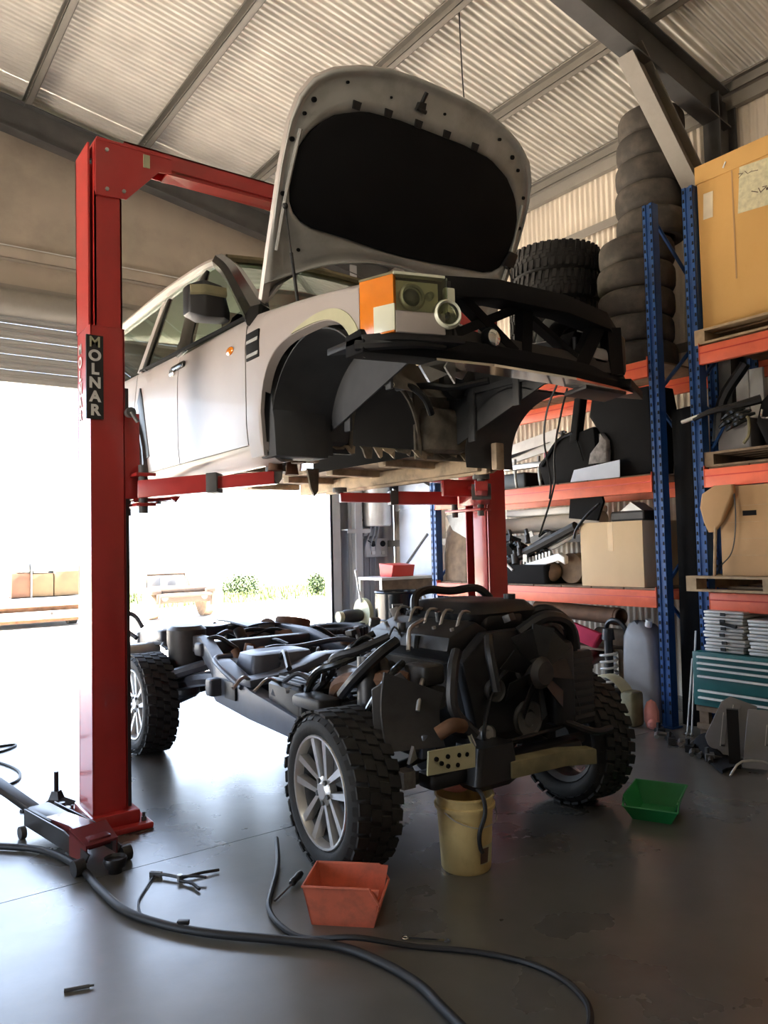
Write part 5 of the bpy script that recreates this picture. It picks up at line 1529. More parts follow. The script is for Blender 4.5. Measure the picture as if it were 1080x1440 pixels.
# ---------------------------------------------------------------- right rack, floor level: trays, tool chest
TG = MT['tray_grey']
lvl = 0.70
labs = ('lowest', 'second', 'third', 'fourth', 'fifth', 'topmost')
for col_, (ya, yb, nn) in enumerate(((3.22, 3.55, 6), (2.80, 3.18, 5))):
    z = lvl
    for k in range(nn):
        h_ = .052
        jx = (.02, -.01, .03, .0, .015, .0)[k]
        t_ = thing('flat_tray', 'flat pale grey case in the %s stack on the green chest, %s' % ('left' if col_ == 0 else 'right', labs[k] if k < nn - 1 else 'topmost'), 'case', (5.95 + jx, (ya + yb) / 2, z), 'flat grey cases')
        obj('case_body', B().rbox((5.76 + jx, ya + jx, z + .002), (6.2 + jx, yb + jx, z + h_ * .52), .008), TG, t_)
        obj('case_lid', B().rbox((5.755 + jx, ya - .004 + jx, z + h_ * .56), (6.205 + jx, yb + .004 + jx, z + h_), .008), TG, t_)
        obj('catch', B().box((5.745 + jx, (ya + yb) / 2 - .02 + jx, z + .015), (5.757 + jx, (ya + yb) / 2 + .02 + jx, z + .04)), MT['black'], t_, smooth=False)
        z += h_ + .004
top('black_glove', B().tube([(5.74, 3.40, .935), (5.745, 3.33, .925), (5.74, 3.27, .915)], .014, 6, 4), MT['black'], 'small black cable piece lying across the front of the left grey cases', 'cable')
tc = thing('tool_chest', 'dark green tool chest with bright drawer edges under the grey cases', 'tool chest', (6.0, 3.05, .262))
obj('chest_body', B().box((5.735, 2.48, .265), (6.22, 3.655, .695)), MT['chest_green'], tc, bevel=.006)
zs = [.67, .62, .575, .515, .40, .345, .29]
for k in range(6):
    z1, z0 = zs[k], zs[k + 1]
    d = obj('drawer', B().box((5.722, 2.52, z0 + .006), (5.74, 3.60, z1 - .004)), MT['chest_green'], tc, bevel=.003)
    obj('drawer_grip', B().box((5.70, 2.52, z1 - .020), (5.73, 3.60, z1 - .004)), MT['white'], d, bevel=.004)
st_ = thing('timber_stand', 'rough timber stand under the green tool chest', 'stand', (6.0, 3.05, 0))
for y in (2.55, 3.08, 3.60):
    for x in (5.78, 6.15):
        obj('post', B().box((x, y - .04, 0), (x + .05, y + .04, .215)), MT['timber_dark'], st_, smooth=False)
for z in (.07, .215):
    obj('rail', B().box((5.755, 2.48, z), (5.785, 3.65, z + .045)), MT['timber_dark'], st_, smooth=False)
    obj('rail', B().box((6.195, 2.48, z), (6.225, 3.65, z + .045)), MT['timber_dark'], st_, smooth=False)
# thin rods leaning against the second upright
for k, (x, y, l) in enumerate(((5.80, 3.70, .85), (5.79, 3.735, .62))):
    top('thin_rod', B().cyl((x - .05, y, .0), (x + .04, y - .02, l), .008, n=8).ball((x - .05, y, .012), .014), MT['metal'], ('longer' if k == 0 else 'shorter') + ' thin metal rod leaning beside the second blue upright', 'rod', 'leaning rods')
# black sheet hung between the two uprights
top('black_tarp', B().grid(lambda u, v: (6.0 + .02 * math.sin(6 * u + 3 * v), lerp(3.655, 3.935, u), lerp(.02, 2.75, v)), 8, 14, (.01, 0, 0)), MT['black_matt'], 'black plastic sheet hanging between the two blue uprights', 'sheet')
# moulded grey door-like panels leaning at the front right
def lean_panel(outline, base, lean, label, slots):
    M = Matrix.Translation(base) @ Matrix.Rotation(math.radians(-62), 4, 'Z') @ Matrix.Rotation(math.radians(lean), 4, 'X')
    b = B(M).prism([(x, 0, z) for x, z in outline], (0, .03, 0))
    o = obj('car_trim_moulding', b, MT['grey_panel'], None, bevel=.008, origin=base)
    tag(o, label, 'panel')
    for (x, z0, z1, w) in slots:
        obj('moulded_rib', B(M).loft([[Vector((x - w / 2 + (z - z0) * .12, y, z)), Vector((x + w / 2 + (z - z0) * .12, y, z)), Vector((x + w / 2 + (z - z0) * .12, y + .02, z)), Vector((x - w / 2 + (z - z0) * .12, y + .02, z))] for z, y in ((z0, -.004), (z0 + .01, -.016), (z1 - .02, -.016), (z1, -.004))]), MT['grey_panel'], o, bevel=.003)
        obj('rib_edge', B(M).loft([[Vector((x - w / 2 - .004 + (z - z0) * .12, y, z)), Vector((x - w / 2 + .002 + (z - z0) * .12, y, z)), Vector((x - w / 2 + .002 + (z - z0) * .12, y + .012, z)), Vector((x - w / 2 - .004 + (z - z0) * .12, y + .012, z))] for z, y in ((z0, -.014), (z1, -.014))]), MT['tray_grey'], o, smooth=False)
    return o, M
lean_panel([(.02, .06), (.10, .0), (.30, .0), (.36, .36), (.18, .42), (.12, .38), (.0, .12)], (5.26, 3.28, .03), -14, 'grey moulded car panel with two ribs leaning below the green chest', ((.12, .06, .30, .03), (.20, .14, .36, .05)))
lean_panel([(.0, .0), (.62, .0), (.66, .40), (.05, .40)], (5.14, 2.93, .02), -16, 'second grey moulded panel at the right edge beside a dark strap', ((.16, .16, .30, .02),))
top('dark_strap', B().cbox((5.145, 2.985, .20), (.03, .075, .44), (.0, -.12, .45)), MT['black'], 'dark flat strap standing between the two grey panels', 'strap')
top('black_plastic_sheet', B().grid(lambda u, v: (lerp(5.36, 4.94, u) + .26 * v, lerp(3.46, 2.98, u) + .02 * math.sin(9 * v) - .02, .008 + .11 * math.sin(PI * v) * (.6 + .4 * math.sin(5 * u + 1)) * (1 - .5 * u)), 14, 8, (0, 0, .006)), MT['black_matt'], 'crumpled black plastic sheet on the floor before the grey panels', 'sheet', ang=60)
wb = thing('wiper_arm', 'folded metal wiper arm lying on the floor at the right edge', 'car part', (4.95, 2.7, 0))
obj('arm', B().tube([(4.93, 2.90, .01), (5.02, 2.86, .10), (5.10, 2.70, .10), (5.04, 2.60, .02)], .008, 6, 3), MT['metal'], wb)
obj('blade', B().cyl((4.98, 2.66, .03), (5.0, 2.62, .12), .012, n=8), MT['tray_grey'], wb)
rnd = random.Random(5)
kinds = (('bolt', 'short dark bolt', 'bolt'), ('bracket', 'small dark bracket', 'bracket'), ('hose_end', 'cut black hose end', 'hose'))
for k in range(12):
    y = 3.95 - k * .075 + rnd.uniform(-.02, .02)
    x = 5.62 - .045 * k + rnd.uniform(-.04, .05)
    nm, lb, ct = kinds[k % 3]
    b = B()
    if k % 3 == 0: b.cyl((x, y, .02), (x + .10, y + .03, .022), .018, n=8).cyl((x - .02, y - .006, .02), (x, y, .02), .02, n=6)
    elif k % 3 == 1: b.cbox((x, y, .03), (.09, .06, .05), (.0, 0, rnd.uniform(0, 3))).cbox((x, y + .02, .05), (.03, .02, .09))
    else: b.tube([(x - .06, y, .02), (x, y + .03, .035), (x + .07, y - .01, .02)], .018, 8, 4)
    top(nm, b, MT[rnd.choice(['black', 'dark_steel', 'engine_grey', 'metal'])], lb + ' in the litter along the foot of the racks', ct, lb + 's under the racks')

# ---------------------------------------------------------------- long rack, middle deck
z2 = 2.18 + D0
cr_ = thing('plastic_crate', 'large black ribbed crate tilted on the middle deck of the long rack', 'crate', (6.2, 5.05, z2))
obj('crate_shell', B().loft([[Vector((x, y, z)) for (y, z) in ((5.38, z2 + .002), (4.70, z2 + .002), (4.74, z2 + .52), (5.18, z2 + .44), (5.46, z2 + .22))] for x in (5.95, 6.55)]), MT['black_matt'], cr_, bevel=.015)
obj('crate_edge', B().tube([(5.945, 5.40, z2 + .20), (5.945, 5.18, z2 + .43), (5.945, 4.98, z2 + .49)], .022, 8, 4), MT['black_gloss'], cr_)
obj('crate_strap', B().tube([(5.94, 5.02, z2 + .47), (5.935, 4.93, z2 + .40), (5.935, 4.86, z2 + .2)], .006, 6, 4), MT['black_gloss'], cr_)
bu = obj('engine_airbox', B().loft([[Vector((6.15 + q[0], 4.38 + q[1] + dy, z)) for q in rrect(w, l, .06)] for z, w, l, dy in ((z2 + .02, .3, .56, 0), (z2 + .40, .34, .60, .0), (z2 + .62, .40, .74, .06), (z2 + .80, .36, .70, .06))]), MT['black'], None, ang=50)
bu.data.materials[0] = MT['black_matt']
tag(bu, 'tall black plastic housing beside the first blue upright on the middle deck', 'car part')
top('black_post', B().loft([[Vector((5.98 + q[0], yy + q[1], z)) for q in rrect(.10, .10, .02)] for z, yy in ((z2 + .40, 4.98), (z2 + .62, 4.94), (z2 + .82, 4.90))]), MT['black_matt'], 'black angular post rising from the ribbed crate', 'car part')
jk = thing('bottle_jack', 'tall red press jack standing at the left of the black crate', 'jack', (6.62, 5.70, z2))
obj('jack_body', B().rbox((6.57, 5.60, z2 + .002), (6.73, 5.84, z2 + .56), .02), MT['jack_red'], jk)
obj('jack_post', B().rbox((6.50, 5.82, z2 + .002), (6.56, 5.88, z2 + .64), .01), MT['lift_red'], jk)
obj('jack_valve', B().cyl((6.65, 5.72, z2 + .56), (6.65, 5.72, z2 + .66), .025, n=12).cbox((6.65, 5.72, z2 + .64), (.03, .10, .02)), MT['dark_steel'], jk)
pw = obj('white_bodywork', B().grid(lambda u, v: (6.2 + .05 * v, lerp(6.15, 5.46, u), lerp(z2 + .30, z2 + .52, v) + .10 * u), 6, 4, (.02, 0, 0)), MT['white'], None, ang=60)
tag(pw, 'glossy white car panel left of the red jack', 'car panel')
obj('black_stripe', B().grid(lambda u, v: (6.19 + .03 * v, lerp(6.10, 5.52, u), z2 + .36 + .12 * u + .05 * v * (1 - u)), 6, 1, (.008, 0, 0)), MT['black'], pw)
fr = thing('alloy_frame', 'grey alloy frame with upright pins under the white panel', 'frame', (6.15, 5.85, z2))
obj('frame_bar', B().rbox((6.10, 5.50, z2 + .22), (6.18, 6.15, z2 + .28), .015), MT['metal'], fr)
for y in (5.60, 5.95):
    obj('frame_pin', B().tube([(6.14, y, z2 + .002), (6.12, y, z2 + .12), (6.14, y + .02, z2 + .34)], .016, 8, 4), MT['metal'], fr)
top('black_case', B().rbox((6.22, 5.90, z2 + .002), (6.6, 6.5, z2 + .2), .03), MT['black'], 'low black case under the alloy frame on the middle deck', 'case')
top('pale_card_sheet', B().prism([(5.90, 4.42, z2 + .002), (5.90, 5.0, z2 + .002), (5.935, 4.98, z2 + .12), (5.935, 4.44, z2 + .165)], (.006, 0, 0)), MT['blue_white'], 'pale blue-white sheet leaning on the middle orange beam', 'sheet', smooth=False)
top('clear_bag', B().loft([[Vector((5.97 + q[0], 4.68 + q[1] + dy, z)) for q in rrect(w, l, .03)] for z, w, l, dy in ((z2 + .16, .06, .24, .02), (z2 + .26, .07, .22, 0), (z2 + .36, .05, .12, -.05), (z2 + .44, .03, .05, -.02))]), MT['rag_grey'], 'crumpled grey plastic bag above the pale sheet', 'bag', ang=60)
# flat things on the top deck

# ---------------------------------------------------------------- long rack, lowest deck
z1 = 1.17 + D0
top('foam_roll', B().lathe([(0, 0), (.085, 0), (.09, .02), (.09, 1.55), (.085, 1.57), (0, 1.57)], (6.42, 6.62, z1 + .62), (.02, -1, .02), 24), MT['foam_beige'], 'long beige foam roll lying high under the middle beam', 'roll')
top('white_case', B().rbox((6.3, 5.1, z1 + .725), (6.6, 6.3, z1 + .80), .02), MT['white'], 'flat white panel lying on the beige foam roll', 'panel')
rk = [
    ('black_hanging_flap', B().prism([(5.93, 5.02, z1 + .985), (5.93, 4.70, z1 + .985), (5.93, 4.64, z1 + .80), (5.93, 4.72, z1 + .62), (5.93, 5.06, z1 + .66)], (.03, 0, 0)), 'black_matt', 'black rubber flap hanging from the middle beam above the carton', 'flap'),
    ('black_wiper', B().tube([(5.90, 4.66, z1 + .78), (5.89, 4.80, z1 + .68), (5.885, 4.93, z1 + .55), (5.89, 4.97, z1 + .46)], .014, 6, 4), 'black', 'black bent lever hanging over the pale carton', 'lever'),
    ('plastic_tray', B().rbox((6.0, 4.25, z1 + .605), (6.4, 4.62, z1 + .70), .02), 'engine_grey', 'grey tray of parts on top of the pale carton', 'tray'),
    ('white_wedge', B().prism([(6.02, 4.28, z1 + .70), (6.02, 4.52, z1 + .70), (6.02, 4.40, z1 + .78)], (.2, 0, 0)), 'tray_grey', 'small pale wedge on the tray above the carton', 'wedge'),
]
for nm, b, m, lb, ct in rk:
    top(nm, b, MT[m], lb, ct, smooth=False)
# long slanting dark trim and pale comb-like vent
top('dark_bumper_trim', B().tube([(5.98, 5.95, z1 + .24), (5.98, 5.5, z1 + .40), (5.98, 5.02, z1 + .58)], .05, 8, 4), MT['engine_grey'], 'long dark trim piece slanting up to the pale carton', 'car part')
cb = obj('comb_grille', B().loft([[Vector((5.96, y, z)), Vector((6.02, y, z + .01)), Vector((6.02, y, z + .085)), Vector((5.96, y, z + .075))] for y, z in ((5.84, z1 + .10), (5.5, z1 + .18), (5.24, z1 + .24), (5.16, z1 + .20))]), MT['tray_grey'], None, bevel=.01)
tag(cb, 'pale grey comb-like grille slanting on the lowest deck', 'grille')
for k in range(11):
    y = 5.80 - k * .045
    z = z1 + .185 + k * .0105
    obj('tooth', B().box((5.962, y, z), (6.0, y + .02, z + .05)), MT['tray_grey'], cb, smooth=False)
top('white_strip', B().tube([(5.92, 6.12, z1 + .36), (5.91, 5.98, z1 + .25), (5.91, 5.83, z1 + .14)], .014, 6, 3), MT['white'], 'thin white strip slanting down on the lowest deck', 'strip')
top('pale_curved_trim', B().tube([(6.06, 5.62, z1 + .33), (6.05, 5.35, z1 + .39), (6.05, 5.05, z1 + .52)], lambda t: .03 * (1 - .5 * abs(2 * t - 1)), 6, 5), MT['tray_grey'], 'pale curved trim above the comb-like grille', 'car part')
top('brown_ball', B().ball((6.06, 5.48, z1 + .125), (.12, .17, .12), 16), MT['timber_dark'], 'rounded dark brown drum under the comb-like grille', 'drum')
top('brown_half_round', B().cyl((6.12, 5.22, z1 + .16), (6.5, 5.22, z1 + .16), .155, n=22), MT['timber_dark'], 'dark brown cylinder lying beside the pale carton', 'drum')
rnd = random.Random(21)
names = [('black_bracket', 'angular black bracket in the heap of parts', 'car part'), ('black_hose', 'curved black hose in the heap of parts', 'hose'), ('grey_fitting', 'small grey fitting in the heap of parts', 'car part'), ('silver_lug', 'bright metal lug in the heap of parts', 'car part')]
for k in range(34):
    y = rnd.uniform(5.45, 6.35)
    x = rnd.uniform(5.92, 6.2)
    z = z1 + .20 + rnd.uniform(.02, .40) * (.7 + .3 * (y - 5.4))
    nm, lb, ct = names[k % 4]
    b = B()
    if k % 4 == 0: b.cbox((x, y, z), (.12, rnd.uniform(.08, .2), rnd.uniform(.04, .12)), (rnd.uniform(-.6, .6), rnd.uniform(-.6, .6), rnd.uniform(0, 3))); m = 'black'
    elif k % 4 == 1:
        b.tube([(x, y - .12, z), (x - .04, y, z + rnd.uniform(.03, .12)), (x, y + .14, z + .02)], rnd.uniform(.012, .03), 8, 5); m = 'black_gloss'
    elif k % 4 == 2: b.cyl((x, y, z - .04), (x + .02, y + .03, z + .06), rnd.uniform(.02, .05), n=12).cyl((x, y, z + .04), (x + .02, y + .04, z + .10), .02, n=8); m = 'engine_grey'
    else: b.cbox((x - .05, y, z), (.03, rnd.uniform(.03, .07), rnd.uniform(.02, .10)), (rnd.uniform(-.8, .8), 0, .3)).cyl((x - .06, y, z), (x - .02, y, z), .018, n=8); m = 'metal'
    top(nm, b, MT[m], lb + ' right of the red post', ct, lb.split(' in ')[0] + 's in the parts heap')
top('parts_tray', B().loft([[Vector((6.2 + q[0], 5.9 + q[1], z)) for q in rrect(w, l, .04)] for z, w, l in ((z1 + .002, .5, 1.0), (z1 + .16, .58, 1.06), (z1 + .20, .56, 1.04))]), MT['black_matt'], 'wide black tray under the heap of parts', 'tray')
# left end of the lowest deck, seen between the lift post and the cabinet
top('car_seat_back', B().loft([[Vector((6.15 + q[0], 6.80 + q[1] + dy, z)) for q in rrect(w, l, .05)] for z, w, l, dy in ((z1 + .002, .4, .42, 0), (z1 + .3, .36, .44, .02), (z1 + .58, .26, .40, .06), (z1 + .70, .2, .2, .1))]), MT['timber_dark'], 'brown car seat back on the lowest deck left of the red post', 'car seat', ang=60)
top('pale_door_card', B().prism([(5.98, 6.98, z1 + .78), (5.98, 6.86, z1 + .60), (5.98, 6.44, z1 + .42), (5.98, 6.40, z1 + .80)], (.03, 0, 0)), MT['paint_inner'], 'pale grey trim card leaning above the brown seat', 'panel', smooth=False)
top('black_box', B().rbox((6.0, 6.42, z1 + .002), (6.12, 6.78, z1 + .40), .03), MT['black'], 'black plastic box at the foot of the pale trim card', 'box')

# ---------------------------------------------------------------- long rack, floor level
def pipe(name, p0, p1, r, m, label):
    p0, p1 = Vector(p0), Vector(p1)
    L = (p1 - p0).length
    b = B().lathe([(r * .86, 0), (r, 0), (r, .03), (r * 1.06, .035), (r * 1.06, .08), (r, .085), (r, L), (r * .86, L), (r * .84, .02)], p0, (p1 - p0), 24, closed=True)
    return top(name, b, MT[m], label, 'pipe', 'large pipes under the rack')
pipe('duct_pipe', (5.93, 5.14, .74), (6.15, 6.4, .74), .115, 'pipe_grey', 'large grey duct pipe with its open end beside the red bin')
pipe('duct_pipe', (6.02, 4.55, .90), (6.2, 5.75, .92), .08, 'rust', 'brown pipe lying above the grey duct pipe')
pipe('duct_pipe', (6.2, 4.3, .66), (6.25, 5.0, .66), .10, 'timber_dark', 'dark pipe behind the coil spring')
sh = thing('low_shelf', 'low dark timber shelf on the floor below the long rack', 'shelf', (6.25, 5.5, 0))
obj('shelf_board', B().box((5.92, 4.48, .58), (6.65, 6.9, .61)), MT['timber_dark'], sh, smooth=False)
for y in (4.52, 5.7, 6.85):
    for x in (5.95, 6.58):
        obj('leg', B().box((x, y - .03, 0), (x + .05, y + .03, .58)), MT['timber_dark'], sh, smooth=False)
rb = obj('red_bin', B(Matrix.Translation((5.86, 4.84, .73)) @ Euler((.35, .15, .35)).to_matrix().to_4x4()).loft([[Vector((q[0], q[1], z)) for q in rrect(w, l, .02)] for z, w, l in ((-.085, .13, .26), (.06, .17, .32), (.06, .155, .305), (-.07, .115, .245))]), MT['pink'], None, ang=40)
tag(rb, 'bright pinkish-red parts bin tipped on the low shelf', 'bin')
top('grey_duct_arc', B().torus((5.95, 4.56, .77), .11, .022, (1, 0, .2), 18, 8, .3, 3.6), MT['black'], 'black curved hose behind the tipped red bin', 'hose')
spz = []
for k in range(0, 5 * 16 + 1):
    a = 2 * PI * k / 16
    spz.append((5.88 + .075 * math.cos(a), 4.60 + .075 * math.sin(a), .27 + .062 * k / 16 + .012))
cs = thing('coil_spring', 'grey coil spring with bright rings standing left of the grey tank', 'coil spring', (5.88, 4.60, 0))
obj('coil', B().tube(spz, .012, 6), MT['tray_grey'], cs)
obj('damper', B().cyl((5.88, 4.60, .24), (5.88, 4.60, .72), .04, n=14).cyl((5.88, 4.60, .70), (5.88, 4.60, .80), .06, .05, 14), MT['black'], cs)
obj('spring_foot', B().rbox((5.80, 4.50, 0), (5.98, 4.70, .245), .02), MT['black'], cs)
tk2 = thing('washer_tank', 'tall grey plastic tank standing against the first blue upright', 'tank', (6.02, 4.30, 0))
obj('tank_body', B().loft([[Vector((6.02 + q[0], 4.29 + q[1] + dy, z)) for q in rrect(w, l, .07)] for z, w, l, dy in ((.002, .26, .30, 0), (.12, .30, .36, 0), (.5, .30, .36, 0), (.74, .28, .33, .01), (.85, .22, .20, .04), (.88, .1, .1, .06))]), MT['grey_plastic'], tk2, ang=50)
obj('tank_neck', B().cyl((5.96, 4.22, .84), (5.95, 4.20, .90), .03, n=12), MT['white'], tk2)
rnd = random.Random(9)
b = B()
top('rag_bundle', B().grid(lambda u, v: (5.84 + .09 * math.sin(3.1 * v) * -1 + .03 * math.sin(11 * u + 3), lerp(5.20, 4.86, u), lerp(.02, .56, v) + .02 * math.sin(13 * u)), 18, 14, (.12, 0, 0)), MT['rag_grey'], 'bundle of grey mottled rags on the floor below the red bin', 'rags', ang=70)
top('maroon_roll', B().cyl((5.80, 4.80, .50), (6.1, 4.86, .52), .07, n=16), MT['jack_red'], 'dark maroon roll between rags and coil spring', 'roll')
fp = thing('fan_shroud', 'curved olive plastic shroud in front of the grey tank behind the right wheel', 'car part', (5.72, 4.4, 0))
obj('shroud_ring', B().grid(lambda u, v: (5.62 + .14 * v, 4.46 + .26 * math.cos(PI * (.05 + .62 * u)) * -1 + .02, .10 + .30 * math.sin(PI * (.05 + .62 * u))), 18, 3, (.01, 0, .012)), MT['plate_cream'], fp, ang=60)
obj('shroud_foot', B().rbox((5.62, 4.16, .002), (5.78, 4.30, .30), .03), MT['olive'], fp)
top('pink_rag', B().ball((5.76, 4.08, .10), (.06, .07, .14), 10).ball((5.74, 4.05, .04), (.06, .05, .05), 10), MT['cloth_pink'], 'crumpled pink rag at the foot of the first blue upright', 'rag')

# ============================================================ BACK CORNER BY THE END WALL
wc = thing('wall_heater', 'pale grey rounded water heater hung on the end wall', 'water heater', (6.66, 9.42, 1.93))
obj('heater_body', B().lathe([(0, 1.92), (.19, 1.92), (.205, 1.94), (.205, 2.86), (.17, 2.92), (0, 2.92)], (6.64, 9.32, 0), (0, 0, 1), 28), MT['tray_grey'], wc)
obj('heater_bracket', B().box((6.40, 9.50, 2.0), (6.90, 9.56, 2.04)).box((6.40, 9.50, 2.7), (6.90, 9.56, 2.74)), MT['dark_steel'], wc, smooth=False)
for dx in (-.08, 0, .07):
    obj('heater_pipe', B().tube([(6.64 + dx, 9.36, 1.94), (6.64 + dx, 9.42, 1.80), (6.64 + dx * 1.3, 9.52, 1.5), (6.64 + dx * 1.3, 9.53, .4)], .014, 8, 4), MT['wall_grey'], wc)
sb = thing('power_outlet', 'grey double power outlet board with black sockets below the heater', 'power outlet', (6.72, 9.53, 1.45))
obj('outlet_plate', B().rbox((6.55, 9.50, 1.46), (6.95, 9.57, 1.74), .01), MT['tray_grey'], sb)
for x in (6.68, 6.86):
    obj('socket', B().cyl((x, 9.485, 1.66), (x, 9.51, 1.66), .045, n=16), MT['black'], sb)
    obj('switch', B().box((x - .03, 9.485, 1.50), (x + .03, 9.505, 1.55)), MT['white'], sb, smooth=False)
pg = thing('power_plug', 'pale square switch box above the power outlets', 'switch box', (6.62, 9.53, 1.8))
obj('switch_box', B().rbox((6.52, 9.50, 1.78), (6.74, 9.57, 1.90), .01), MT['tray_grey'], pg)
obj('cord', B().tube([(6.60, 9.49, 1.80), (6.57, 9.48, 1.72), (6.64, 9.48, 1.68), (6.68, 9.48, 1.66)], .008, 6, 4), MT['black'], pg)
top('wall_bracket_shelf', B().box((6.10, 9.30, 1.86), (6.50, 9.55, 1.88)).box((6.10, 9.30, 1.82), (6.50, 9.31, 1.86)), MT['wall_grey'], 'short grey bracket shelf left of the heater', 'shelf', smooth=False)
top('conduit', B().cyl((6.45, 9.54, .0), (6.45, 9.54, 1.85), .022, n=10), MT['wall_grey'], 'vertical grey conduit below the bracket shelf', 'conduit')
bd = thing('panel_door', 'pale blue-white steel door on the corrugated wall by the corner', 'door', (7.0, 8.85, 0))
obj('door_leaf', B().box((6.96, 8.40, .02), (7.0, 9.20, 2.52)), MT['blue_white'], bd, bevel=.005)
obj('door_ledge', B().box((6.94, 8.42, 2.16), (6.965, 9.24, 2.24)), MT['blue_white'], bd, bevel=.004)
obj('door_ledge', B().box((6.94, 8.42, 1.06), (6.965, 9.18, 1.10)), MT['blue_white'], bd, bevel=.004)
obj('door_stay', B().tube([(6.945, 9.08, 1.30), (6.945, 8.52, 1.78)], .016, 6), MT['dark_steel'], bd)
obj('door_hinge', B().box((6.935, 9.16, 2.14), (6.96, 9.26, 2.26)), MT['white'], bd, smooth=False)
ws = thing('wall_shelf', 'high timber wall shelf over the blue-white door', 'shelf', (6.95, 8.9, 2.50))
obj('shelf_board', B().box((6.72, 8.30, 2.535), (7.1, 9.40, 2.555)), MT['timber_dark'], ws, smooth=False)
for y in (8.45, 9.25):
    obj('shelf_bracket', B().prism([(7.1, y, 2.535), (6.78, y, 2.535), (7.1, y, 2.40)], (0, .012, 0)), MT['dark_steel'], ws, smooth=False)
gc = obj('green_crate', B().rbox((6.78, 8.84, 2.557), (7.04, 9.32, 2.80), .02), MT['screen_green'], None)
tag(gc, 'bright green crate on the high wall shelf', 'crate')
top('purple_bottle', B().lathe([(0, 0), (.06, 0), (.06, .16), (.03, .20), (.03, .24), (0, .24)], (6.84, 8.62, 2.557), (0, 0, 1), 16), MT['tray_grey'], 'pale bottle standing right of the green crate', 'bottle')
wbn = thing('work_bench', 'pale-topped steel workbench in the corner with a red bin on it', 'workbench', (6.35, 8.45, 0))
obj('bench_top', B().box((5.86, 8.15, 1.17), (6.86, 8.75, 1.205)), MT['tray_grey'], wbn, bevel=.004)
obj('bench_apron', B().box((5.88, 8.17, 1.02), (6.84, 8.19, 1.17)), MT['timber_dark'], wbn, smooth=False)
for x in (5.90, 6.80):
    for y in (8.20, 8.70):
        obj('leg', B().box((x - .025, y - .025, 0), (x + .025, y + .025, 1.17)), MT['tray_grey'], wbn, smooth=False)
obj('bench_brace', B().tube([(6.42, 8.2, 1.16), (6.62, 8.2, .90)], .016, 6), MT['tray_grey'], wbn)
rb2 = obj('red_parts_bin', B().loft([[Vector((x, y, z)) for y, z in ((8.26, 1.207), (8.52, 1.207), (8.54, 1.385), (8.22, 1.36))] for x in (6.10, 6.47)]), MT['red_plastic'], None, bevel=.006)
tag(rb2, 'small red parts bin on the corner workbench', 'bin')
dr = thing('steel_drum', 'black steel drum with a bright side standing in front of the workbench', 'drum', (5.8, 7.72, 0))
obj('drum_shell', B().lathe([(0, .0), (.29, 0), (.305, .01), (.295, .03), (.295, .36), (.305, .37), (.295, .38), (.295, .70), (.305, .71), (.295, .72), (.295, 1.03), (.308, 1.045), (.30, 1.06), (.285, 1.05), (.285, 1.03), (0, 1.03)], (5.80, 7.72, 0), (0, 0, 1), 36), MT['black_gloss'], dr)
obj('drum_bung', B().cyl((5.67, 7.65, 1.03), (5.67, 7.65, 1.05), .03, n=12), MT['metal'], dr)
gr_ = thing('bench_grinder', 'cream bench grinder on a floor pedestal by the door jamb', 'bench grinder', (5.5, 8.3, 0))
obj('pedestal', B().cyl((5.5, 8.3, .02), (5.5, 8.3, .62), .05, n=16).rbox((5.32, 8.12, 0), (5.68, 8.48, .025), .02).rbox((5.38, 8.2, .60), (5.62, 8.4, .64), .01), MT['dark_steel'], gr_)
obj('motor', B().lathe([(0, -.14), (.07, -.14), (.085, -.10), (.085, .10), (.07, .14), (0, .14)], (5.48, 8.3, .73), (1, 0, 0), 22), MT['engine_grey'], gr_)
for s in (-1, 1):
    obj('wheel_guard', B().cyl((5.48 + s * .15, 8.3, .73 if s < 0 else .76), (5.48 + s * .21, 8.3, .73 if s < 0 else .76), .07 if s < 0 else .19, n=28), MT['plate_cream'], gr_)
obj('lamp_stalk', B().tube([(5.62, 8.28, .90), (5.585, 8.28, 1.05), (5.55, 8.28, 1.28)], .014, 8, 3).cyl((5.555, 8.28, 1.24), (5.54, 8.28, 1.32), .02, n=8), MT['white'], gr_)

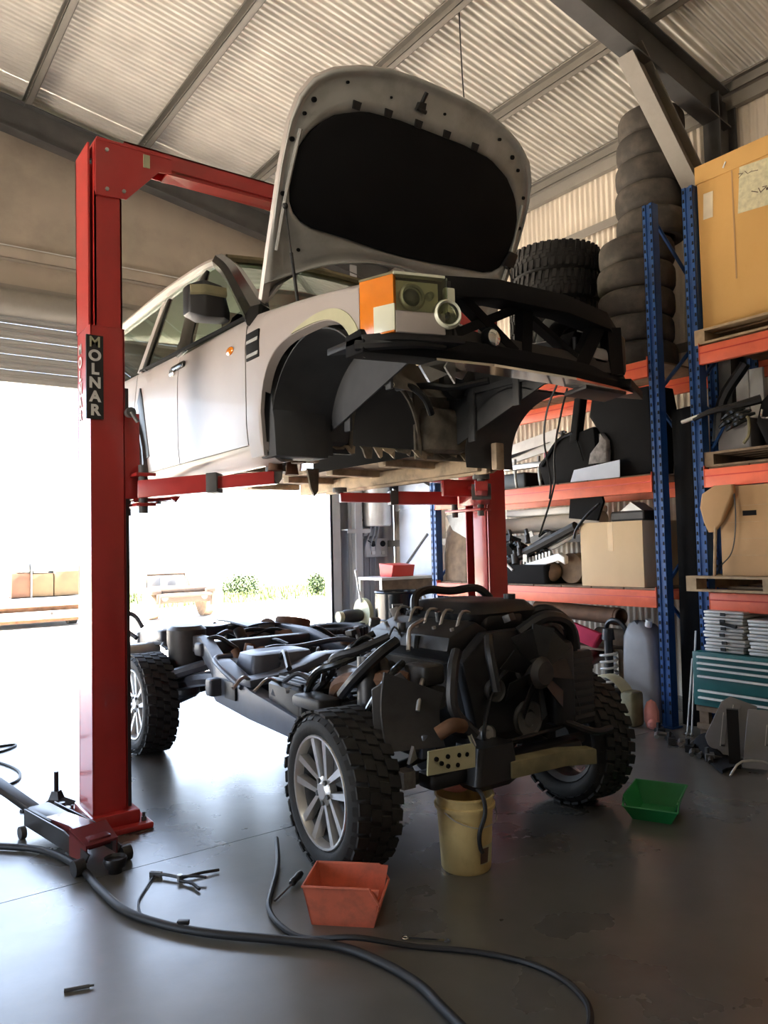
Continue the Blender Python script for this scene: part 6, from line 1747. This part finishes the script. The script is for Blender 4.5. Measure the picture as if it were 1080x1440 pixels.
# ============================================================ ON THE FLOOR
def open_bin(name, lo, hi, m, label, cat, rz, inner=None, taper=.03, group=None):
    """stacking parts bin: sloped open front lip"""
    c = ((lo[0] + hi[0]) / 2, (lo[1] + hi[1]) / 2, lo[2])
    w, l, h = hi[0] - lo[0], hi[1] - lo[1], hi[2] - lo[2]
    r = thing(name, label, cat, c, group, rz)
    t = .006
    x0, x1, y0, y1 = -w / 2, w / 2, -l / 2, l / 2
    b = B()
    b.box((x0 + taper, y0 + taper, 0), (x1 - taper, y1 - taper, t))
    def wall(a0, a1, b0, b1, off):
        o = Vector(off)
        b.hexa([Vector(a0), Vector(a1), Vector(a1) + o, Vector(a0) + o, Vector(b0), Vector(b1), Vector(b1) + o, Vector(b0) + o])
    wall((x0 + taper, y0 + taper, 0), (x1 - taper, y0 + taper, 0), (x0, y0, h), (x1, y0, h), (0, t, 0))
    wall((x0 + taper, y1 - taper, 0), (x1 - taper, y1 - taper, 0), (x0, y1, h), (x1, y1, h), (0, -t, 0))
    wall((x0 + taper, y0 + taper, 0), (x0 + taper, y1 - taper, 0), (x0, y0, h), (x0, y1, h), (t, 0, 0))
    # the low mouth with its cut-away corners
    wall((x1 - taper, y0 + taper, 0), (x1 - taper, y1 - taper, 0), (x1 + .0, y0, h * .62), (x1 + .0, y1, h * .62), (-t, 0, 0))
    obj('bin_shell', b, m, r, local=True, smooth=False)
    rim = B()
    for p, q in (((x0, y0, h), (x1 - .04, y0, h)), ((x0, y1, h), (x1 - .04, y1, h)), ((x0, y0, h), (x0, y1, h)), ((x1 - .04, y0, h), (x1, y0, h * .62)), ((x1 - .04, y1, h), (x1, y1, h * .62)), ((x1, y0, h * .62), (x1, y1, h * .62))):
        rim.tube([p, q], .006, 6)
    obj('bin_rim', rim, m, r, local=True)['kind'] = 'stuff'
    return r
rbx = open_bin('parts_bin', (-.165, -.13, 0), (.165, .13, .17), MT['bin_red_faded'], 'faded red parts bin on the floor in front of the near wheel', 'bin', 0)
Mb = Matrix.Translation((1.855, 2.896, 0)) @ Matrix.Rotation(math.radians(-45), 4, 'Z')
rbx.matrix_basis = Mb
WL[rbx.name] = Mb
gbx = open_bin('green_tub', (-.19, -.15, 0), (.19, .15, .13), MT['green_plastic'], 'green plastic parts bin on the floor beside the far front wheel', 'bin', 0, taper=.045)
gbx.matrix_basis = Matrix.Translation((3.96, 2.80, 0)) @ Matrix.Rotation(math.radians(-155), 4, 'Z')
WL[gbx.name] = gbx.matrix_basis
# bucket
bk = thing('bucket', 'cream plastic bucket with a black hose under the engine', 'bucket', (2.60, 2.95, 0))
bx, by = 2.60, 2.95
obj('bucket_shell', B().lathe([(0, .0), (.118, 0), (.124, .01), (.140, .30), (.152, .302), (.153, .318), (.142, .322), (.144, .355), (.150, .358), (.150, .366), (.140, .366), (.118, .014), (0, .012)], (bx, by, 0), (0, 0, 1), 40), MT['bucket_cream'], bk)
obj('bucket_label', B().grid(lambda u, v: (bx + .1365 * math.cos(math.radians(-98 + 38 * u)) * (1 - .06 * (1 - v)), by + .1365 * math.sin(math.radians(-98 + 38 * u)) * (1 - .06 * (1 - v)), lerp(.05, .14, v)), 8, 2), MT['plate_cream'], bk)
obj('bucket_print', B().grid(lambda u, v: (bx + .1385 * math.cos(math.radians(-100 + 22 * u)) * (1 - .06 * (1 - v)), by + .1385 * math.sin(math.radians(-100 + 22 * u)) * (1 - .06 * (1 - v)), lerp(.055, .13, v)), 6, 2), MT['label_dark'], bk)
obj('bucket_bail', B().tube([(bx - .15, by, .31), (bx - .13, by - .08, .27), (bx - .05, by - .155, .24), (bx + .06, by - .155, .25), (bx + .13, by - .08, .28), (bx + .15, by, .31)], .003, 6, 5), MT['metal'], bk)
top('drain_hose', B().tube([(2.62, 2.95, .50), (2.60, 2.87, .42), (2.585, 2.80, .385), (2.58, 2.78, .31), (2.55, 2.79, .22), (2.56, 2.80, .15), (2.575, 2.80, .12)], .011, 8, 6), MT['hose_black'], 'thin black hose hanging over the rim of the cream bucket', 'hose')
top('pink_cloth', B().ball((2.62, 3.02, .385), (.09, .07, .035), 12).ball((2.56, 3.02, .395), (.05, .05, .03), 10), MT['cloth_pink'], 'pink cloth lying on the rim of the cream bucket', 'cloth')
# hoses
HB = MT['hose_black']
P1 = [(.45, 5.05), (.78, 4.715), (.952, 4.498), (1.048, 4.158), (1.058, 3.815), (1.083, 3.52), (1.174, 3.282), (1.309, 3.074), (1.516, 2.842), (1.667, 2.651), (1.729, 2.449), (1.746, 2.253), (1.723, 2.107), (1.702, 1.974), (1.66, 1.75)]
top('air_hose', B().tube([(x, y, .020) for x, y in P1], .018, 10, 6), HB, 'thick black air hose sweeping across the floor from the left edge', 'hose')
P2 = [(2.02, 3.86), (1.90, 3.62), (1.80, 3.45), (1.696, 3.298), (1.602, 3.145), (1.567, 2.967), (1.598, 2.813), (1.723, 2.634), (1.901, 2.492), (2.051, 2.324), (2.154, 2.155), (2.188, 1.991), (2.153, 1.847), (2.091, 1.766), (1.99, 1.70), (1.85, 1.62)]
top('air_hose', B().tube([(x, y, .013 + (.034 if 1.64 < x < 1.78 and y < 2.75 else 0)) for x, y in P2], .012, 8, 6), HB, 'thinner black hose from the near wheel looping at the bottom right', 'hose')
top('thin_cable', B().tube([(.6, 7.1, .008), (1.0, 7.2, .008), (1.302, 7.203, .008), (1.22, 7.05, .008), (1.0, 6.95, .008)], .009, 6, 6).tube([(1.0, 6.95, .008), (1.14, 6.5, .008), (1.16, 6.2, .008), (1.05, 5.98, .008), (.7, 5.9, .008)], .009, 6, 6), HB, 'thin black cable curling on the floor at the left edge', 'cable')
# hose clamp pliers with their cable
pl = thing('hose_clamp_pliers', 'cable-operated hose clamp pliers with dark handles on the floor left of the red bin', 'pliers', (1.42, 3.68, 0))
obj('plier_handle', B().tube([(1.42, 3.70, .012), (1.50, 3.69, .016), (1.60, 3.675, .012)], .0075, 8, 3), MT['black'], pl)
obj('plier_handle', B().tube([(1.40, 3.68, .012), (1.43, 3.60, .016), (1.435, 3.528, .012)], .0075, 8, 3), MT['black'], pl)
obj('plier_handle', B().tube([(1.40, 3.69, .026), (1.46, 3.64, .03), (1.50, 3.60, .026)], .007, 8, 3), MT['black'], pl)
obj('plier_jaw', B().tube([(1.31, 3.84, .012), (1.36, 3.78, .018), (1.41, 3.70, .016)], .008, 8, 3).cbox((1.33, 3.82, .014), (.06, .02, .024), (0, 0, -.8)), MT['dark_steel'], pl)
obj('pivot', B().cyl((1.405, 3.695, .004), (1.405, 3.695, .034), .014, n=12), MT['metal'], pl)
obj('control_cable', B().tube([(1.32, 3.82, .01), (1.236, 3.70, .008), (1.172, 3.598, .008), (1.14, 3.48, .008), (1.14, 3.38, .008), (1.17, 3.29, .008), (1.22, 3.235, .008)], .005, 6, 6), MT['black'], pl)
obj('cable_clip', B().cbox((1.235, 3.215, .035), (.05, .025, .02), (0, 0, -.7)), MT['black'], pl, bevel=.004)
sd = thing('screwdriver', 'screwdriver with a black handle leaning beside the hose behind the red bin', 'screwdriver', (1.78, 3.28, 0))
obj('handle', B().lathe([(0, 0), (.014, .004), (.018, .03), (.015, .07), (.018, .10), (.012, .115), (0, .115)], (1.89, 3.36, .022), (-.8, -.58, -.03), 14), MT['black'], sd)
obj('blade', B().cyl((1.80, 3.295, .014), (1.66, 3.20, .010), .005, n=8), MT['dark_steel'], sd)
sp2 = thing('spanner', 'bright silver spanner on the floor in front of the bucket', 'spanner', (1.98, 2.51, 0))
obj('shank', B().loft([[Vector((1.935 + (2.035 - 1.935) * t, 2.56 + (2.455 - 2.56) * t, .006)) + Vector(q) for q in ((.004, .005, -.003), (-.004, -.005, -.003), (-.004, -.005, .003), (.004, .005, .003))] for t in (0, 1)]), MT['chrome'], sp2, smooth=False)
obj('ring_end', B().torus((1.925, 2.572, .008), .011, .004, (0, 0, 1), 14, 6), MT['chrome'], sp2)
obj('open_end', B().torus((2.043, 2.447, .008), .010, .004, (0, 0, 1), 12, 6, -.2, 4.2), MT['dark_steel'], sp2)
top('black_pin', B().cyl((.717, 3.05, .007), (.80, 3.022, .008), .007, n=8).cyl((.80, 3.022, .008), (.815, 3.017, .008), .004, n=8), MT['dark_steel'], 'small dark pin lying on the floor at the lower left', 'pin')
# three tyres lying in a pile beyond the chassis
t0_ = None
for k in range(3):
    if t0_ is None:
        t0_ = tag(obj('tyre', tyre_mesh(B(), .345, .25, .20, 40, 36), MT['rubber'], None, ang=40, origin=(0, 0, 0)), 'tyre', 'tyre')
        o = t0_
    else:
        o = t0_.copy()
        COL.objects.link(o)
    o.matrix_basis = Matrix.Translation((4.36 + (.0, .02, -.01)[k], 6.92, .135 + k * .265)) @ Matrix.Rotation(k * .5, 4, 'Z')
    WL[o.name] = o.matrix_basis
    o['group'] = 'tyres piled on the floor behind the chassis'
    o['label'] = '%s black tyre of the low floor pile behind the chassis near the grinder' % ('bottom', 'middle', 'topmost')[k]
# trolley jack at the foot of the post
tj = thing('trolley_jack', 'low dark red trolley jack on the floor at the foot of the left lift post', 'trolley jack', (1.03, 4.6, 0))
JM = Matrix.Translation((1.09, 4.46, 0)) @ Matrix.Rotation(math.radians(10), 4, 'Z')
def jp(b): return b
for s in (-1, 1):
    obj('side_plate', B(JM).prism([(s * .09, .42, .06), (s * .09, -.36, .05), (s * .09, -.40, .10), (s * .09, -.1, .15), (s * .09, .42, .15)], (s * -.008, 0, 0)), MT['jack_black'], tj, smooth=False)
    obj('caster', B(JM).cyl((s * .10, .38, .035), (s * .13, .38, .035), .035, n=16), MT['dark_steel'], tj)
    obj('front_wheel', B(JM).cyl((s * .10, -.36, .04), (s * .15, -.36, .04), .04, n=16), MT['black'], tj)
obj('hydraulic_body', B(JM).rbox((-.07, .1, .06), (.07, .46, .15), .02), MT['jack_black'], tj)
obj('lift_arm', B(JM).loft([[Vector((x, y, z)) for x, z in ((-.06, z0), (.06, z0), (.06, z1), (-.06, z1))] for y, z0, z1 in ((.2, .09, .15), (-.1, .09, .17), (-.34, .10, .15))]), MT['jack_red'], tj, bevel=.008)
obj('front_cover', B(JM).prism([(-.10, -.20, .17), (.10, -.20, .17), (.085, -.36, .12), (-.085, -.36, .12)], (0, 0, .012)).prism([(-.10, -.20, .05), (-.10, -.20, .18), (-.085, -.36, .13), (-.085, -.36, .05)], (.008, 0, 0)).prism([(.10, -.20, .05), (.10, -.20, .18), (.085, -.36, .13), (.085, -.36, .05)], (-.008, 0, 0)), MT['jack_red'], tj, smooth=False)
obj('saddle', B(JM).lathe([(0, .03), (.05, .03), (.06, .06), (.055, .075), (.045, .06), (0, .06)], (.02, -.46, 0), (0, 0, 1), 18).cyl((.02, -.46, .0), (.02, -.46, .03), .035, n=14), MT['jack_black'], tj)
obj('handle_socket', B(JM).cyl((0, .40, .10), (-.10, .78, .20), .025, n=12), MT['jack_black'], tj)
obj('handle', B(JM).loft([[Vector((x, .40 + t * .5, .12 + t * .14)) + Vector((-.11 * t, 0, 0)) + Vector(q) for q in ((-.035, 0, -.02), (.035, 0, -.02), (.035, 0, .02), (-.035, 0, .02))] for x, t in ((-.02, 0), (-.02, 1))]), MT['jack_black'], tj, bevel=.005)
as_ = thing('axle_stand', 'small black axle stand behind the trolley jack beside the left post', 'axle stand', (1.20, 5.28, 0))
obj('stand_base', B().lathe([(.11, 0), (.12, .01), (.05, .05), (.03, .10), (0, .10)], (1.20, 5.28, 0), (0, 0, 1), 4), MT['jack_black'], as_, smooth=False)
obj('stand_post', B().cyl((1.20, 5.28, .08), (1.20, 5.28, .22), .014, n=8), MT['jack_black'], as_)
top('spare_bracket', B().rbox((1.13, 5.02, 0), (1.24, 5.10, .05), .015).cyl((1.18, 5.06, .05), (1.18, 5.06, .085), .02, n=10), MT['jack_black'], 'small black casting on the floor behind the jack', 'car part')
top('dropped_nut', B().cyl((1.02, 5.32, 0), (1.02, 5.32, .015), .03, .026, 6), MT['jack_black'], 'black nut lying on the floor left of the lift post', 'nut')

# ============================================================ OUTSIDE
struct('ground', B().box((-90, -60, -.3), (110, 22.0, -.012)), MT['yard'], smooth=False)
struct('trim_1', B().box((-90, 22.0, -.3), (110, 110, -.02)), MT['grass'], smooth=False)['label'] = 'grassed strip beyond the yard'
struct('trim_2', B().box((-14, Y_E + .16, -.1), (14, 14.2, -.006)), MT['bounce_cut_ground'], smooth=False)  # dark ground strip added to cut bounce light on the roof
struct('trim_3', B().box((-12, 0, -.1), (X_L - .11, 14.2, -.005)), MT['bounce_cut_ground'], smooth=False)  # same dark ground, added outside the left opening to weaken its bounce
tr = thing('flatbed_trailer', 'white tray trailer loaded with orange and tan crates, parked outside at left', 'trailer', (3.6, 19.0, 0))
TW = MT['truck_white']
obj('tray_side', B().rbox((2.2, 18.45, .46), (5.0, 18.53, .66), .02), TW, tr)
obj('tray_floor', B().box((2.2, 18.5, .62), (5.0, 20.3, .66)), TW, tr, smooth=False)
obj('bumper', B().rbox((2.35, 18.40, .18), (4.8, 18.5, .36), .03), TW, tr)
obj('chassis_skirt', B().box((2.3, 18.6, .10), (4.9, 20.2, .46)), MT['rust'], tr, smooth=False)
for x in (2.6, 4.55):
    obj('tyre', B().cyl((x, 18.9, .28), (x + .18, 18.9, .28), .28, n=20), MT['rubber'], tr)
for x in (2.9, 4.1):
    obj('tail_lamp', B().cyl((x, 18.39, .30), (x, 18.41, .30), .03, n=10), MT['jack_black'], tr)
obj('ladder_rack', B().tube([(3.2, 18.55, .66), (3.15, 18.54, 1.3), (3.3, 18.54, 1.56), (4.5, 18.54, 1.58)], .025, 6, 3), MT['dark_steel'], tr)
obj('ladder_rack', B().tube([(3.71, 18.55, .66), (3.71, 18.54, 1.57)], .02, 6), MT['dark_steel'], tr)
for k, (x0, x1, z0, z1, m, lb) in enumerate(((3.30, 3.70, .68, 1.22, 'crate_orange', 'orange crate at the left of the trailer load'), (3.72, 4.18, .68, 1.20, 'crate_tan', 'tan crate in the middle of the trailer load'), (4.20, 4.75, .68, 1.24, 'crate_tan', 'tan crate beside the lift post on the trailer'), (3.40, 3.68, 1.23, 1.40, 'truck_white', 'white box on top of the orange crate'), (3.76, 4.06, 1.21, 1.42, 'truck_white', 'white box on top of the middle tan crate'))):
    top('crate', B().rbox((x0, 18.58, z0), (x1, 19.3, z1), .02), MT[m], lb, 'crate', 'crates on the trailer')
top('grey_cover', B().prism([(3.66, 18.7, 1.43), (4.2, 18.7, 1.43), (4.1, 18.7, 1.50), (3.8, 18.7, 1.54)], (0, .5, 0)), MT['grey_plastic'], 'grey cover lying over the boxes on the trailer', 'cover', smooth=False)
wv = thing('stripped_vehicle', 'tan stripped four-wheel drive parked outside behind the chassis', 'car', (7.1, 19.0, 0))
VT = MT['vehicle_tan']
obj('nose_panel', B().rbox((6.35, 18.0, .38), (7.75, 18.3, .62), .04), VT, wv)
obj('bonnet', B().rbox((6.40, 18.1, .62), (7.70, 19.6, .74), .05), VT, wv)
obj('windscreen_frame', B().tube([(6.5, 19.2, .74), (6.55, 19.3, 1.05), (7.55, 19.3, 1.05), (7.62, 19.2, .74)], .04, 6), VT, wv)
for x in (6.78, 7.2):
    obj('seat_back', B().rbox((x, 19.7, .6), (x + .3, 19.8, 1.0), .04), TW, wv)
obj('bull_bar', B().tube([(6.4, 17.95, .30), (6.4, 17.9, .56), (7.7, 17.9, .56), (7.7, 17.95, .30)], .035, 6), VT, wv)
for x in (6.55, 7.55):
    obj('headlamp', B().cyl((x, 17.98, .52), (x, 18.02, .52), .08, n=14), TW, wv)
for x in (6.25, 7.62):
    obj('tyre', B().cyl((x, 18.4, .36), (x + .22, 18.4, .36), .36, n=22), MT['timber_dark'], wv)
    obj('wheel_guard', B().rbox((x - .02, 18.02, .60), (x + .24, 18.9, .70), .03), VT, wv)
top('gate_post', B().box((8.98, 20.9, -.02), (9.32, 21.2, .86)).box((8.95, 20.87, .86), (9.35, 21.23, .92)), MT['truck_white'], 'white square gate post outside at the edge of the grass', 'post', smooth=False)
def shrub(name, c, r, n, label, seed):
    rr = random.Random(seed)
    s = thing(name, label, 'shrub', (c[0], c[1], 0))
    b = B()
    for k in range(n):
        d = Vector((rr.gauss(0, 1), rr.gauss(0, 1), rr.gauss(0, 1))).normalized()
        p = Vector(c) + Vector((d.x * r[0], d.y * r[1], d.z * r[2])) * rr.uniform(.4, 1)
        a = Vector((rr.uniform(-1, 1), rr.uniform(-1, 1), rr.uniform(-.6, 1))).normalized() * rr.uniform(.05, .12)
        e = a.cross(Vector((rr.uniform(-1, 1), rr.uniform(-1, 1), rr.uniform(-1, 1)))).normalized() * .045
        b.add([p, p + a * .5 + e, p + a, p + a * .5 - e], [(0, 1, 2, 3)])
    obj('foliage', b, MT['leaf'], s, smooth=False)['kind'] = 'stuff'
    obj('stem', B().tube([(c[0], c[1], -.02), (c[0] + .05, c[1], c[2] * .6), (c[0], c[1], c[2])], .03, 6, 3), MT['timber_dark'], s)
shrub('shrub', (14.1, 23.6, .38), (.35, .35, .42), 500, 'small leafy green shrub outside near the door jamb', 2)
shrub('shrub', (12.6, 26.5, .35), (.9, .5, .40), 700, 'low spreading green shrub outside on the grass', 3)
rr = random.Random(4)
gb = B()
for k in range(2600):
    x, y = rr.uniform(8, 22), rr.uniform(22.05, 30)
    h = rr.uniform(.08, .22)
    a = rr.uniform(0, PI)
    dx, dy = .02 * math.cos(a), .02 * math.sin(a)
    gb.add([(x - dx, y - dy, -.02), (x + dx, y + dy, -.02), (x + rr.uniform(-.05, .05), y, h)], [(0, 1, 2)])
top('grass_tufts', gb, MT['grass'], 'grass tufts outside beyond the yard', 'grass', None, smooth=False)['kind'] = 'stuff'

# repeats in the heap and in the litter are told apart by their order along the rack
NTH = ('first', 'second', 'third', 'fourth', 'fifth', 'sixth', 'seventh', 'eighth', 'ninth', 'tenth', 'eleventh', 'twelfth')
for grp, frm in (('in the parts heap', 'counting from the red post'), ('under the racks', 'counting from the upright')):
    byg = {}
    for o in SC.objects:
        g = o.get('group', '')
        if g.endswith(grp) and not g.startswith('large'):
            byg.setdefault(g, []).append(o)
    for g, L in byg.items():
        # left to right as seen from the camera
        L.sort(key=lambda o: (o.location.x * .809 - o.location.y * .588) / (o.location.x * .588 + o.location.y * .809))
        for k, o in enumerate(L):
            base = o['label'].split(' in the ')[0]
            o['label'] = '%s %s %s, %s' % (NTH[k], base, grp if 'heap' in grp else 'in the litter under the racks', frm)
bpy.context.view_layer.update()
